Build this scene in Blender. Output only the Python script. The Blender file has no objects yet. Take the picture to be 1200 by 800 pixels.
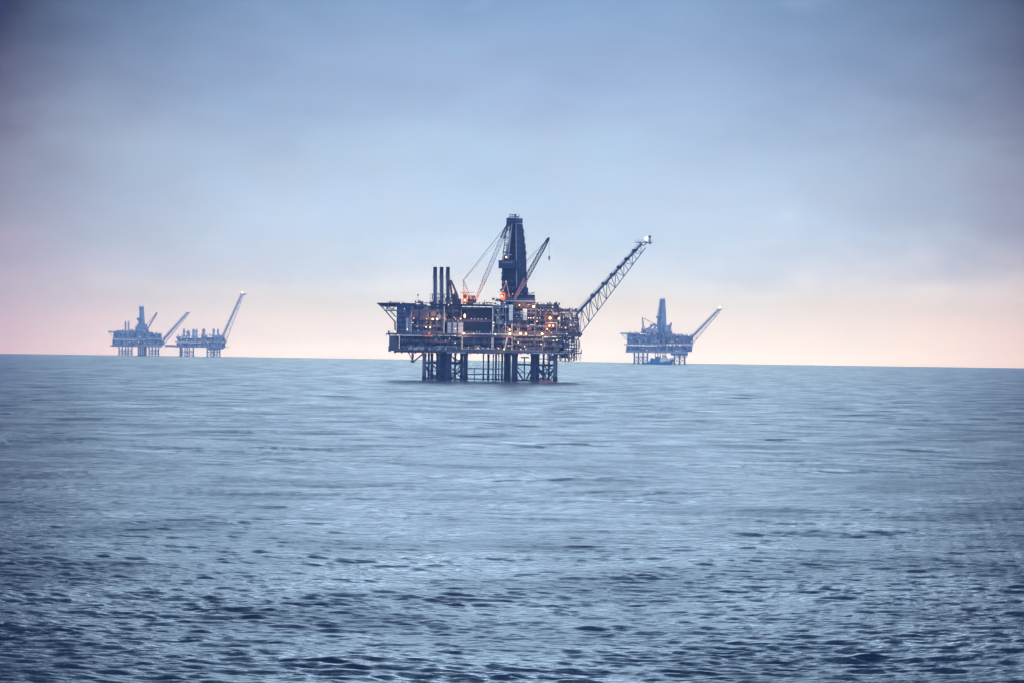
import bpy, math, random
import numpy as np
from mathutils import Vector, Matrix

# ------------------------------------------------------------------ camera, world, sun, exposure
sc = bpy.context.scene
COL = sc.collection
R_EARTH = 6.371e6
CAM_H = 18.0
FPX = 6000.0                                   # focal length in photo pixels (photo is 1200 px wide)
DIP = math.sqrt(2 * CAM_H / R_EARTH)
AXIS = -DIP + 22.5 / FPX                       # elevation of the optical axis
ROLL = math.atan(17.0 / 1200.0)

cam_d = bpy.data.cameras.new('camera'); cam = bpy.data.objects.new('camera', cam_d); COL.objects.link(cam)
cam_d.sensor_width = 36.0; cam_d.lens = 180.0
cam_d.clip_start = 1.0; cam_d.clip_end = 80000.0
cam.matrix_world = Matrix.Translation((0, 0, CAM_H)) @ Matrix.Rotation(math.pi / 2 + AXIS, 4, 'X') @ Matrix.Rotation(ROLL, 4, 'Z')
sc.camera = cam

BACK_SKY = (.62, .84, 1.25)                                # unseen sky behind and beside the camera, brightened to light haze and far platforms
SUN_EL, SUN_AZ = math.radians(14), math.radians(215)      # behind the camera's left shoulder, veiled by cloud
w = bpy.data.worlds.new('World'); sc.world = w; w.use_nodes = True
nt = w.node_tree; N = nt.nodes; L = nt.links; N.clear()
def nd(t, **k):
    n = N.new(t)
    for a, b in k.items(): setattr(n, a, b)
    return n
def mth(op, a, b=None, c=None, clamp=False):
    n = nd('ShaderNodeMath', operation=op); n.use_clamp = clamp
    for i, v in enumerate((a, b, c)):
        if v is None: continue
        if isinstance(v, (int, float)): n.inputs[i].default_value = v
        else: L.new(v, n.inputs[i])
    return n.outputs[0]
def lin(c): return tuple(((v / 255) / 12.92 if v / 255 <= .04045 else ((v / 255 + .055) / 1.055) ** 2.4) for v in c)
out = nd('ShaderNodeOutputWorld'); bg = nd('ShaderNodeBackground'); bg.inputs['Strength'].default_value = 0.1
tc = nd('ShaderNodeTexCoord'); sep = nd('ShaderNodeSeparateXYZ'); L.new(tc.outputs['Generated'], sep.inputs[0])
zc = mth('MAXIMUM', mth('MINIMUM', sep.outputs['Z'], 1.0), -1.0)
elev = mth('MULTIPLY', mth('ARCSINE', zc), 57.2958)
azim = mth('MULTIPLY', mth('ARCTAN2', sep.outputs['X'], sep.outputs['Y']), 57.2958)
comb = nd('ShaderNodeCombineXYZ'); L.new(mth('MULTIPLY', azim, 0.42), comb.inputs[0]); L.new(mth('MULTIPLY', elev, 0.95), comb.inputs[1])
ns = nd('ShaderNodeTexNoise'); ns.inputs['Scale'].default_value = 1.0; ns.inputs['Detail'].default_value = 5; ns.inputs['Roughness'].default_value = .5
L.new(comb.outputs[0], ns.inputs['Vector'])
comb2 = nd('ShaderNodeCombineXYZ'); L.new(mth('MULTIPLY', azim, 1.1), comb2.inputs[0]); L.new(mth('MULTIPLY', elev, 2.6), comb2.inputs[1]); comb2.inputs[2].default_value = 7.3
ns2 = nd('ShaderNodeTexNoise'); ns2.inputs['Scale'].default_value = 1.0; ns2.inputs['Detail'].default_value = 6
L.new(comb2.outputs[0], ns2.inputs['Vector'])
wob = mth('ADD', mth('MULTIPLY', mth('SUBTRACT', ns.outputs['Fac'], .5), .9), mth('MULTIPLY', mth('SUBTRACT', ns2.outputs['Fac'], .5), .95))
ev = mth('MAXIMUM', mth('ADD', elev, mth('MULTIPLY', wob, mth('MINIMUM', mth('MAXIMUM', elev, 0.15), 1.3))), 0.0)
pos = mth('SQRT', mth('DIVIDE', ev, 40.0), clamp=True)
ramp = nd('ShaderNodeValToRGB'); L.new(pos, ramp.inputs[0])
# radiance of the cloud deck by elevation (degrees), linear; unseen bright band above the frame added to brighten the sea
SKY = [(0.0, (1.43, 1.58, 2.42)), (0.33, (1.22, 1.34, 1.95)), (0.62, (1.00, 1.16, 1.60)), (0.85, (.80, .96, 1.38)), (1.2, (.64, .84, 1.20)), (2.1, (.50, .67, .95)),
       (3.0, (.36, .50, .78)), (4.0, (.24, .38, .64)), (4.35, (.30, .46, .75)), (5.15, (3.05, 4.35, 5.95)), (7.8, (1.95, 2.85, 4.05)), (11, (.68, 1.08, 1.66)), (17, (.24, .42, .70)), (25, (.09, .18, .33))]
cr = ramp.color_ramp
while len(cr.elements) < len(SKY): cr.elements.new(0.5)
for i, (v, c) in enumerate(SKY):
    cr.elements[i].position = min(1.0, math.sqrt(v / 40.0) + i * 1e-5)
    cr.elements[i].color = (*[x / 4 for x in c], 1)
# sky darkened to either side, copying part of the lens fall-off
u = mth('DIVIDE', mth('SUBTRACT', azim, 0.12), 5.65)
au = mth('ABSOLUTE', u)
s = mth('MINIMUM', mth('POWER', mth('MINIMUM', au, 1.5), 2.6), 1.55)
kr = nd('ShaderNodeValToRGB'); L.new(pos, kr.inputs[0]); ke = kr.color_ramp
KS = [(0.0, (.36, .56, .63)), (0.8, (.38, .54, .58)), (2.1, (.43, .56, .60)), (4.0, (.85, .90, .90)), (6.5, (.58, .58, .58)), (11.0, (.90, .90, .90)), (15.0, (.98, .98, .97)), (39.0, (.98, .98, .97))]
while len(ke.elements) < len(KS): ke.elements.new(.5)
for i, (v, c) in enumerate(KS):
    ke.elements[i].position = math.sqrt(v / 40.0); ke.elements[i].color = (*c, 1)
back = nd('ShaderNodeMapRange'); L.new(mth('ABSOLUTE', azim), back.inputs['Value'])
back.inputs['From Min'].default_value = 14; back.inputs['From Max'].default_value = 45; back.inputs['To Min'].default_value = 1; back.inputs['To Max'].default_value = 0.15
sk = mth('MULTIPLY', s, back.outputs[0])
vm = nd('ShaderNodeVectorMath', operation='SCALE'); L.new(kr.outputs[0], vm.inputs[0]); L.new(sk, vm.inputs['Scale'])
one = nd('ShaderNodeVectorMath', operation='SUBTRACT'); one.inputs[0].default_value = (1, 1, 1); L.new(vm.outputs[0], one.inputs[1])
flo = nd('ShaderNodeVectorMath', operation='MAXIMUM'); L.new(one.outputs[0], flo.inputs[0]); flo.inputs[1].default_value = (.045, .05, .06)
mul = nd('ShaderNodeVectorMath', operation='MULTIPLY'); L.new(ramp.outputs[0], mul.inputs[0]); L.new(flo.outputs[0], mul.inputs[1])
tint = nd('ShaderNodeMapRange'); L.new(ns2.outputs['Fac'], tint.inputs['Value']); tint.inputs['From Min'].default_value = .3; tint.inputs['From Max'].default_value = .7
tv = nd('ShaderNodeMix', data_type='RGBA'); L.new(tint.outputs[0], tv.inputs['Factor']); tv.inputs['A'].default_value = (.92, .965, .98, 1); tv.inputs['B'].default_value = (1.07, 1.03, 1.0, 1)
mt = nd('ShaderNodeVectorMath', operation='MULTIPLY'); L.new(mul.outputs[0], mt.inputs[0]); L.new(tv.outputs['Result'], mt.inputs[1])
gr_ = nd('ShaderNodeMapRange'); gr_.interpolation_type = 'SMOOTHSTEP'; L.new(azim, gr_.inputs['Value']); gr_.inputs['From Min'].default_value = 0.5; gr_.inputs['From Max'].default_value = 6.5
gl_ = nd('ShaderNodeMapRange'); gl_.interpolation_type = 'SMOOTHSTEP'; L.new(ev, gl_.inputs['Value']); gl_.inputs['From Min'].default_value = 1.6; gl_.inputs['From Max'].default_value = 0.0
gv = nd('ShaderNodeVectorMath', operation='SCALE'); gv.inputs[0].default_value = (.08, .085, .06); L.new(mth('MULTIPLY', mth('MULTIPLY', gr_.outputs[0], gl_.outputs[0]), back.outputs[0]), gv.inputs['Scale'])
ga = nd('ShaderNodeVectorMath', operation='ADD'); L.new(mt.outputs[0], ga.inputs[0]); L.new(gv.outputs[0], ga.inputs[1]); mt = ga   # warm glow low on the right
wide = nd('ShaderNodeMapRange'); wide.interpolation_type = 'SMOOTHSTEP'; L.new(mth('ABSOLUTE', azim), wide.inputs['Value']); wide.inputs['From Min'].default_value = 18; wide.inputs['From Max'].default_value = 60
wide.inputs['To Max'].default_value = 1.0
hi = nd('ShaderNodeMapRange'); L.new(elev, hi.inputs['Value']); hi.inputs['From Min'].default_value = 6; hi.inputs['From Max'].default_value = 20
wm = nd('ShaderNodeMix', data_type='RGBA'); L.new(mth('MULTIPLY', wide.outputs[0], hi.outputs[0]), wm.inputs['Factor']); L.new(mt.outputs[0], wm.inputs['A']); wm.inputs['B'].default_value = (BACK_SKY[0] / 4, BACK_SKY[1] / 4, BACK_SKY[2] / 4, 1)
ten = nd('ShaderNodeVectorMath', operation='SCALE'); L.new(wm.outputs['Result'], ten.inputs[0]); ten.inputs['Scale'].default_value = 40.0
sky = nd('ShaderNodeTexSky', sky_type='NISHITA'); sky.sun_disc = False; sky.sun_elevation = SUN_EL; sky.sun_rotation = SUN_AZ
mix = nd('ShaderNodeMix', data_type='RGBA')
gap = nd('ShaderNodeMapRange'); L.new(elev, gap.inputs['Value']); gap.inputs['From Min'].default_value = 15; gap.inputs['From Max'].default_value = 60; gap.inputs['To Max'].default_value = 0.25
L.new(gap.outputs[0], mix.inputs['Factor']); L.new(ten.outputs[0], mix.inputs['A']); L.new(sky.outputs[0], mix.inputs['B'])
L.new(mix.outputs['Result'], bg.inputs['Color']); L.new(bg.outputs[0], out.inputs['Surface'])

sd = bpy.data.lights.new('sun', 'SUN'); so = bpy.data.objects.new('sun', sd); COL.objects.link(so)
sd.energy = 0.5; sd.angle = math.radians(25); sd.color = (1.0, .90, .82)
sdir = Vector((math.sin(SUN_AZ) * math.cos(SUN_EL), math.cos(SUN_AZ) * math.cos(SUN_EL), math.sin(SUN_EL)))
so.rotation_euler = sdir.to_track_quat('Z', 'Y').to_euler()

vs = sc.view_settings; vs.view_transform = 'Standard'; vs.look = 'None'; vs.exposure = 0.0; vs.gamma = 1.0; vs.use_curve_mapping = False
sc.display_settings.display_device = 'sRGB'
cy = sc.cycles; cy.max_bounces = 5; cy.diffuse_bounces = 2; cy.glossy_bounces = 3; cy.transmission_bounces = 2; cy.volume_bounces = 0
cy.use_denoising = True; cy.denoiser = 'OPENIMAGEDENOISE'; cy.denoising_input_passes = 'RGB_ALBEDO_NORMAL'; cy.sample_clamp_indirect = 6.0; cy.pixel_filter_type = 'BLACKMAN_HARRIS'; cy.filter_width = 1.5

HAZE_TOP, HAZE_BOT = 205.0, -36.0
HAZE_DENS, HAZE_COL = 0.8e-4, (.25, .46, .95)

# ------------------------------------------------------------------ helpers
def tag(o, label=None, cat=None, group=None, kind=None):
    if label: o['label'] = label
    if cat: o['category'] = cat
    if group: o['group'] = group
    if kind: o['kind'] = kind
    return o

def material(name, col, rough=.6, metal=0.0, var=.25, rust=0.0, scale=.35, spec=.25):
    m = bpy.data.materials.new(name); m.use_nodes = True
    t = m.node_tree; b = t.nodes['Principled BSDF']
    b.inputs['Roughness'].default_value = rough; b.inputs['Metallic'].default_value = metal
    b.inputs['Specular IOR Level'].default_value = spec
    c = t.nodes.new('ShaderNodeTexCoord'); n = t.nodes.new('ShaderNodeTexNoise'); n.inputs['Scale'].default_value = scale; n.inputs['Detail'].default_value = 5
    t.links.new(c.outputs['Object'], n.inputs['Vector'])
    r = t.nodes.new('ShaderNodeValToRGB'); t.links.new(n.outputs['Fac'], r.inputs[0])
    r.color_ramp.elements[0].position = .3; r.color_ramp.elements[1].position = .7
    r.color_ramp.elements[0].color = (*[x * (1 - var) for x in col], 1); r.color_ramp.elements[1].color = (*[min(1, x * (1 + var)) for x in col], 1)
    src = r.outputs[0]
    if rust:
        n2 = t.nodes.new('ShaderNodeTexNoise'); n2.inputs['Scale'].default_value = scale * 2.3; n2.inputs['Detail'].default_value = 8
        t.links.new(c.outputs['Object'], n2.inputs['Vector'])
        mr = t.nodes.new('ShaderNodeMapRange'); mr.inputs['From Min'].default_value = .55; mr.inputs['From Max'].default_value = .68; mr.inputs['To Max'].default_value = rust
        t.links.new(n2.outputs['Fac'], mr.inputs['Value'])
        mx = t.nodes.new('ShaderNodeMix'); mx.data_type = 'RGBA'; mx.inputs['B'].default_value = (.13, .055, .03, 1)
        t.links.new(mr.outputs[0], mx.inputs['Factor']); t.links.new(src, mx.inputs['A']); src = mx.outputs['Result']
    t.links.new(src, b.inputs['Base Color'])
    return m

def emissive(name, col, strength):
    m = bpy.data.materials.new(name); m.use_nodes = True
    b = m.node_tree.nodes['Principled BSDF']
    b.inputs['Base Color'].default_value = (.5, .5, .5, 1)
    b.inputs['Emission Color'].default_value = (*col, 1); b.inputs['Emission Strength'].default_value = strength
    m.cycles.emission_sampling = 'NONE'
    return m

M = dict(
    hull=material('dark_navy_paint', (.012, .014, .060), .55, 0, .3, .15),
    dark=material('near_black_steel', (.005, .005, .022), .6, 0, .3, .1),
    clad=material('navy_cladding', (.014, .022, .085), .45, 0, .15),
    cladb=material('blue_cladding', (.035, .055, .15), .45, 0, .15),
    steel=material('grey_blue_steel', (.085, .10, .17), .5, .1, .35, .55),
    pale=material('pale_grey_paint', (.36, .39, .52), .5, 0, .2, .3),
    white=material('white_paint', (.72, .74, .80), .5, 0, .12, .1),
    mauve=material('dusty_mauve_paint', (.12, .085, .13), .6, 0, .3, .6),
    rusty=material('rusty_steel', (.16, .07, .05), .75, 0, .35, .6),
    red=material('red_oxide_paint', (.42, .06, .04), .5, 0, .25, .2),
    dred=material('dark_red_paint', (.11, .02, .035), .5, 0, .25, .2),
    orange=material('orange_paint', (.75, .20, .04), .45, 0, .2, .1),
    pink=material('faded_red_paint', (.60, .26, .24), .5, 0, .2, .1),
    boom=material('slate_boom_paint', (.06, .09, .20), .5, 0, .25, .1),
    walk=material('pale_blue_walkway_paint', (.16, .23, .42), .5, 0, .25, .1),
    glass=material('dark_window_glass', (.03, .04, .06), .15, 0, .1),
    fsteel=material('haze_tinted_grey_blue', (.32, .39, .57), .6, 0, .3, .2, .1),  # far paints: haze fading put into the colour, lighter and bluer
    fpale=material('haze_tinted_pale_grey', (.58, .64, .78), .6, 0, .3, .2, .1),
    fdark=material('haze_tinted_slate', (.19, .24, .41), .6, 0, .3, .15, .1),
    fmauve=material('haze_tinted_mauve', (.36, .30, .48), .6, 0, .3, .3, .1),
    shipblue=material('ship_blue_paint', (.015, .15, .42), .4, 0, .15, .05, .2),
)
LAMP = dict(warm=emissive('warm_lamp_glow', (1.0, .52, .17), 3.6), orange=emissive('sodium_lamp_glow', (1.0, .42, .10), 6.0),
            white=emissive('white_lamp_glow', (.93, .96, 1.0), 1.5), yellow=emissive('yellow_lamp_glow', (1.0, .80, .22), 2.2),
            dim=emissive('dim_lamp_glow', (1.0, .66, .42), 1.4), flame=emissive('flare_flame', (1.0, .78, .52), 2.0),
            hot=emissive('flare_flame_edge', (1.0, .50, .26), 1.4))

class MB:
    def __init__(s): s.v = []; s.f = []; s.mi = []; s.mats = []
    def _m(s, m):
        m = m if m is not None else s.cur
        if m not in s.mats: s.mats.append(m)
        return s.mats.index(m)
    cur = None
    def hexa(s, pts, m=None):
        b = len(s.v); s.v += [tuple(p) for p in pts]; k = s._m(m)
        for q in ((0, 3, 2, 1), (4, 5, 6, 7), (0, 1, 5, 4), (1, 2, 6, 5), (2, 3, 7, 6), (3, 0, 4, 7)):
            s.f.append(tuple(b + i for i in q)); s.mi.append(k)
    def box(s, x0, x1, y0, y1, z0, z1, m=None):
        s.hexa([(x0, y0, z0), (x1, y0, z0), (x1, y1, z0), (x0, y1, z0), (x0, y0, z1), (x1, y0, z1), (x1, y1, z1), (x0, y1, z1)], m)
    def beam(s, a, b, wd, m=None, w2=None):
        a = Vector(a); b = Vector(b); d = b - a
        if d.length < 1e-4: return
        d.normalize(); up = Vector((0, 1, 0)) if abs(d.y) < .9 else Vector((0, 0, 1))
        r = d.cross(up).normalized(); q = r.cross(d).normalized()
        w2 = wd if w2 is None else w2
        P = [a + r * i * wd / 2 + q * j * wd / 2 for i, j in ((-1, -1), (1, -1), (1, 1), (-1, 1))] + [b + r * i * w2 / 2 + q * j * w2 / 2 for i, j in ((-1, -1), (1, -1), (1, 1), (-1, 1))]
        s.hexa(P, m)
    def tube(s, a, b, r0, m=None, r1=None, n=10):
        a = Vector(a); b = Vector(b); d = (b - a); r1 = r0 if r1 is None else r1
        if d.length < 1e-4: return
        d.normalize(); up = Vector((0, 1, 0)) if abs(d.y) < .9 else Vector((0, 0, 1))
        r = d.cross(up).normalized(); q = r.cross(d).normalized(); k = s._m(m); o = len(s.v)
        for c, rr in ((a, r0), (b, r1)):
            for i in range(n):
                t = 2 * math.pi * i / n; s.v.append(tuple(c + r * math.cos(t) * rr + q * math.sin(t) * rr))
        for i in range(n):
            j = (i + 1) % n; s.f.append((o + i, o + j, o + n + j, o + n + i)); s.mi.append(k)
        s.f.append(tuple(o + i for i in range(n))[::-1]); s.f.append(tuple(o + n + i for i in range(n))); s.mi += [k, k]
    def blob(s, c, r, m=None, nu=8, nv=6):
        k = s._m(m); o = len(s.v); c = Vector(c); rx, ry, rz = r if isinstance(r, (tuple, list)) else (r, r, r)
        s.v.append((c.x, c.y, c.z - rz))
        for j in range(1, nv):
            ph = -math.pi / 2 + math.pi * j / nv
            for i in range(nu):
                t = 2 * math.pi * i / nu; s.v.append((c.x + rx * math.cos(ph) * math.cos(t), c.y + ry * math.cos(ph) * math.sin(t), c.z + rz * math.sin(ph)))
        s.v.append((c.x, c.y, c.z + rz)); e = len(s.v) - 1
        for i in range(nu):
            j = (i + 1) % nu
            s.f.append((o, o + 1 + j, o + 1 + i)); s.mi.append(k)
            for q in range(nv - 2):
                a = o + 1 + q * nu; s.f.append((a + i, a + j, a + nu + j, a + nu + i)); s.mi.append(k)
            a = o + 1 + (nv - 2) * nu; s.f.append((a + i, a + j, e)); s.mi.append(k)
    def rail(s, a, b, m=None, h=1.2, n=None, t=.09):
        a = Vector(a); b = Vector(b); n = n or max(1, int((b - a).length / 2.5)); z = Vector((0, 0, h))
        s.beam(a + z, b + z, t, m); s.beam(a + z * .5, b + z * .5, t * .8, m)
        for i in range(n + 1):
            p = a.lerp(b, i / n); s.beam(p, p + z, t, m)
    def truss(s, a, b, w0, w1, d0, d1, n, t, m=None, lace=None, mt=None):
        """box lattice from a to b; w = height in the plane of the boom, d = depth across it"""
        a = Vector(a); b = Vector(b); d = (b - a).normalized(); side = Vector((0, 1, 0)) if abs(d.y) < .9 else Vector((1, 0, 0))
        up = side.cross(d).normalized(); side = d.cross(up).normalized(); lace = lace or t * .6
        C = []
        for i in range(n + 1):
            f = i / n; c = a.lerp(b, f); hw = (w0 + (w1 - w0) * f) / 2; hd = (d0 + (d1 - d0) * f) / 2
            C.append([c + up * x * hw + side * y * hd for x, y in ((1, -1), (1, 1), (-1, 1), (-1, -1))])
        for k in range(4): s.beam(C[0][k], C[n][k], t, m)
        for i in range(n):
            for k in range(4):
                j = (k + 1) % 4
                s.beam(C[i][k], C[i][j], lace, m)
                if i % 2: s.beam(C[i][k], C[i + 1][j], lace, m)
                else: s.beam(C[i][j], C[i + 1][k], lace, m)
        for k in range(4): s.beam(C[n][k], C[n][(k + 1) % 4], lace, m)
    def build(s, name, m=None, parent=None, smooth=False):
        me = bpy.data.meshes.new(name); me.from_pydata(s.v, [], s.f)
        mats = [x if x is not None else m for x in s.mats] or [m]
        for x in mats: me.materials.append(x)
        me.polygons.foreach_set('material_index', s.mi)
        if smooth: me.polygons.foreach_set('use_smooth', [True] * len(me.polygons))
        me.update()
        o = bpy.data.objects.new(name, me); COL.objects.link(o)
        if parent: o.parent = parent
        return o

def unroll(px, py):
    c, n = math.cos(ROLL), math.sin(ROLL); x, y = px - 600, py - 400
    return x * c + y * n, -x * n + y * c

class Site:
    """a place on the sea: turns surveyed photo positions into metres in the thing's own frame"""
    def __init__(s, px, py, D):
        s.u0, _ = unroll(px, py); s.D = D; s.k = D / FPX
        s.drop = D * D / (2 * R_EARTH)
        s.vw = FPX * ((CAM_H + s.drop) / D + AXIS)
        s.az = math.atan(s.u0 / FPX)
    def P(s, px, py, y=0.0):
        u, v = unroll(px, py); return ((u - s.u0) * s.k, y, (s.vw - v) * s.k)
    def X(s, px): return s.P(px, 410)[0]
    def Z(s, px, py): return s.P(px, py)[2]
    def root(s, name):
        e = bpy.data.objects.new(name, None); COL.objects.link(e)
        e.location = (s.D * math.sin(s.az), s.D * math.cos(s.az), -s.drop); e.rotation_euler = (0, 0, -s.az); e.empty_display_size = 5
        return e

def surf_z(x, y): return -(x * x + y * y) / (2 * R_EARTH)

# ------------------------------------------------------------------ the sea
def make_sea():
    rng = np.random.default_rng(5)
    # distances: one row about every half pixel of the photograph's view, real swell on every row
    th0 = DIP
    ps = np.concatenate([np.arange(0.15, 12, .3), np.arange(12, 60, .4), np.arange(60, 400, .5)])
    th = th0 + ps / FPX
    a = 1 / (2 * R_EARTH); disc = np.sqrt(th * th - 4 * a * CAM_H)
    d_vis = (th - disc) / (2 * a)
    far = np.linspace(20500, d_vis[0] + 120, 30)
    near = np.geomspace(d_vis[-1] * .985, 6, 60)
    d = np.concatenate([far, d_vis, near])
    az_in = np.arange(-6.6, 6.601, .0135)
    az_out = 6.6 + np.cumsum(np.geomspace(.02, 9, 60)); az_out = az_out[az_out < 178]
    az = np.radians(np.concatenate([-az_out[::-1], az_in, az_out]))
    nr, nc = len(d), len(az)
    sp = np.abs(np.gradient(d))
    X = d[:, None] * np.sin(az)[None]; Y = d[:, None] * np.cos(az)[None]
    Z = -(X * X + Y * Y) * a
    H = np.zeros_like(X)
    n = 84; lam = np.geomspace(1.1, 70, n)
    g = np.zeros_like(X)
    for i in range(16):                                  # gusts: patches of rougher and calmer water
        ly = float(np.geomspace(38, 420, 16)[i]); lx = rng.uniform(16, 48) + ly * .22
        g += np.sin(2 * math.pi * (X / lx * rng.choice([-1, 1]) + Y / ly) + rng.uniform(0, 6.283)) * (1.25 if ly < 120 else .9)
    g /= math.sqrt(8) * 1.05
    env = .74 + .30 * np.clip(g, -1.3, 3) + .55 * np.maximum(g - .9, 0)
    far_ = (1 / (1 + np.exp(-(d - 650) / 170)))[:, None]; env = 1 + (np.clip(env, .25, 2.2) - 1) * (.24 + .76 * far_)
    near_ = np.exp(-(d / 760.0) ** 2)[:, None] * (1 + .8 * np.abs(np.sin(az))[None] / .1)     # the fresher breeze close to the ship
    SX = np.zeros_like(X); SY = np.zeros_like(X)
    for i, l in enumerate(lam):
        k = 2 * math.pi / l
        t = rng.normal(0, .62 if l < 12 else .85) + math.radians(188)
        sl = .0270 if l < 2.6 else .0150 if l < 5 else .0085 if l < 11 else .0062 if l < 30 else .005
        A = sl / k
        att = 1 / (1 + (sp / (l * 1.0)) ** 2) if l < 16 else np.maximum(1 / (1 + (sp / (l * 2.5)) ** 2), .62)
        att_s = (1 / (1 + (sp / (l * 1.6)) ** 2)) ** .16
        ph = rng.uniform(0, 6.283)
        e_ = env + (.36 if l < 5 else 0) * near_ if l < 30 else 1.0
        arg = k * (X * math.sin(t) + Y * math.cos(t)) + ph
        H += (A * att)[:, None] * np.sin(arg) * e_
        c_ = (sl * att_s)[:, None] * np.cos(arg) * e_
        if l > 4: c_ = c_ * (.75 + 2.3 * far_)
        SX += c_ * math.sin(t); SY += c_ * math.cos(t)
    edge = np.clip((20500 - d) / 500, 0, 1)[:, None]
    Z = Z + H * edge
    co = np.stack([X, Y, Z], -1).reshape(-1, 3)
    co = np.vstack([co, [[0, 0, 0]]])
    idx = np.arange(nr * nc).reshape(nr, nc)
    A0 = idx[:-1, :-1].ravel(); B0 = idx[:-1, 1:].ravel(); C0 = idx[1:, 1:].ravel(); D0 = idx[1:, :-1].ravel()
    q = np.stack([A0, D0, C0, B0], -1)
    # close the ring behind the camera
    q2 = np.stack([idx[:-1, -1], idx[1:, -1], idx[1:, 0], idx[:-1, 0]], -1)
    q = np.vstack([q, q2])
    me = bpy.data.meshes.new('sea')
    me.vertices.add(len(co)); me.vertices.foreach_set('co', co.ravel())
    ctr = len(co) - 1
    tri = np.stack([idx[-1, :], np.full(nc, ctr), np.roll(idx[-1, :], -1)], -1)
    loops = np.concatenate([q.ravel(), tri.ravel()])
    me.loops.add(len(loops)); me.loops.foreach_set('vertex_index', loops)
    st = np.concatenate([np.arange(len(q)) * 4, len(q) * 4 + np.arange(len(tri)) * 3])
    me.polygons.add(len(st)); me.polygons.foreach_set('loop_start', st)
    me.polygons.foreach_set('use_smooth', np.ones(len(st), bool))
    me.update(calc_edges=True); me.validate()
    nx = -(SX * edge) + X / R_EARTH; ny = -(SY * edge) + Y / R_EARTH; nz = np.ones_like(nx)
    nn = np.stack([nx, ny, nz], -1).reshape(-1, 3); nn /= np.linalg.norm(nn, axis=1)[:, None]
    nn = np.vstack([nn, [[0, 0, 1]]]).astype(np.float32)
    me.normals_split_custom_set_from_vertices(nn)          # the waves' true slopes, also where the sheet is coarse
    m = bpy.data.materials.new('sea_water'); m.use_nodes = True; t = m.node_tree; b = t.nodes['Principled BSDF']
    b.inputs['Base Color'].default_value = (.003, .014, .046, 1); b.inputs['IOR'].default_value = 1.333
    b.inputs['Roughness'].default_value = .22
    g = t.nodes.new('ShaderNodeTexCoord')
    def noise(sx, sy, sc_, det):
        mp = t.nodes.new('ShaderNodeMapping'); mp.inputs['Scale'].default_value = (sx, sy, 1); t.links.new(g.outputs['Object'], mp.inputs[0])
        n_ = t.nodes.new('ShaderNodeTexNoise'); n_.inputs['Scale'].default_value = sc_; n_.inputs['Detail'].default_value = det; t.links.new(mp.outputs[0], n_.inputs['Vector'])
        return n_.outputs['Fac']
    big = noise(2.2, 1, .02, 5)
    rp = t.nodes.new('ShaderNodeMapRange'); rp.inputs['From Min'].default_value = .35; rp.inputs['From Max'].default_value = .65
    rp.inputs['To Min'].default_value = .15; rp.inputs['To Max'].default_value = .27; t.links.new(big, rp.inputs['Value']); t.links.new(rp.outputs[0], b.inputs['Roughness'])
    b1 = t.nodes.new('ShaderNodeBump'); b1.inputs['Strength'].default_value = 1.0; b1.inputs['Distance'].default_value = .38
    t.links.new(noise(.8, 1, 1.9, 6), b1.inputs['Height'])
    b2 = t.nodes.new('ShaderNodeBump'); b2.inputs['Strength'].default_value = .8; b2.inputs['Distance'].default_value = .6
    t.links.new(noise(.5, 1, .16, 5), b2.inputs['Height']); t.links.new(b1.outputs[0], b2.inputs['Normal'])
    t.links.new(b2.outputs[0], b.inputs['Normal'])
    me.materials.append(m)
    o = bpy.data.objects.new('sea', me); COL.objects.link(o)
    tag(o, 'grey blue open sea with small dark swells reaching the horizon', None, None, 'structure')
make_sea()

# ------------------------------------------------------------------ haze (the air over the sea)
def make_haze():
    mb = MB(); mb.box(-21500, 21500, -21500, 21500, HAZE_BOT - 2, HAZE_TOP)
    m = bpy.data.materials.new('sea_air'); m.use_nodes = True; t = m.node_tree; t.nodes.clear()
    o_ = t.nodes.new('ShaderNodeOutputMaterial'); p = t.nodes.new('ShaderNodeVolumePrincipled')
    p.inputs['Color'].default_value = (*HAZE_COL, 1); p.inputs['Absorption Color'].default_value = (1, 1, 1, 1)
    p.inputs['Density'].default_value = HAZE_DENS; p.inputs['Anisotropy'].default_value = 0.0
    t.links.new(p.outputs[0], o_.inputs['Volume'])
    o = mb.build('haze', m); tag(o, 'pale blue sea haze between the camera and the far platforms', None, None, 'stuff')
make_haze()

# ------------------------------------------------------------------ building blocks of an oil platform
def rect(S, a, b, c, d):
    """photo rectangle (left, top, right, bottom) -> metres (x0, x1, z0, z1) in the site's frame"""
    mx, my = (a + c) / 2, (b + d) / 2
    return S.P(a, my)[0], S.P(c, my)[0], S.P(mx, d)[2], S.P(mx, b)[2]

def rbox(mb, S, a, b, c, d, y0, y1, m=None):
    x0, x1, z0, z1 = rect(S, a, b, c, d); mb.box(x0, x1, y0, y1, z0, z1, m)

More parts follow.
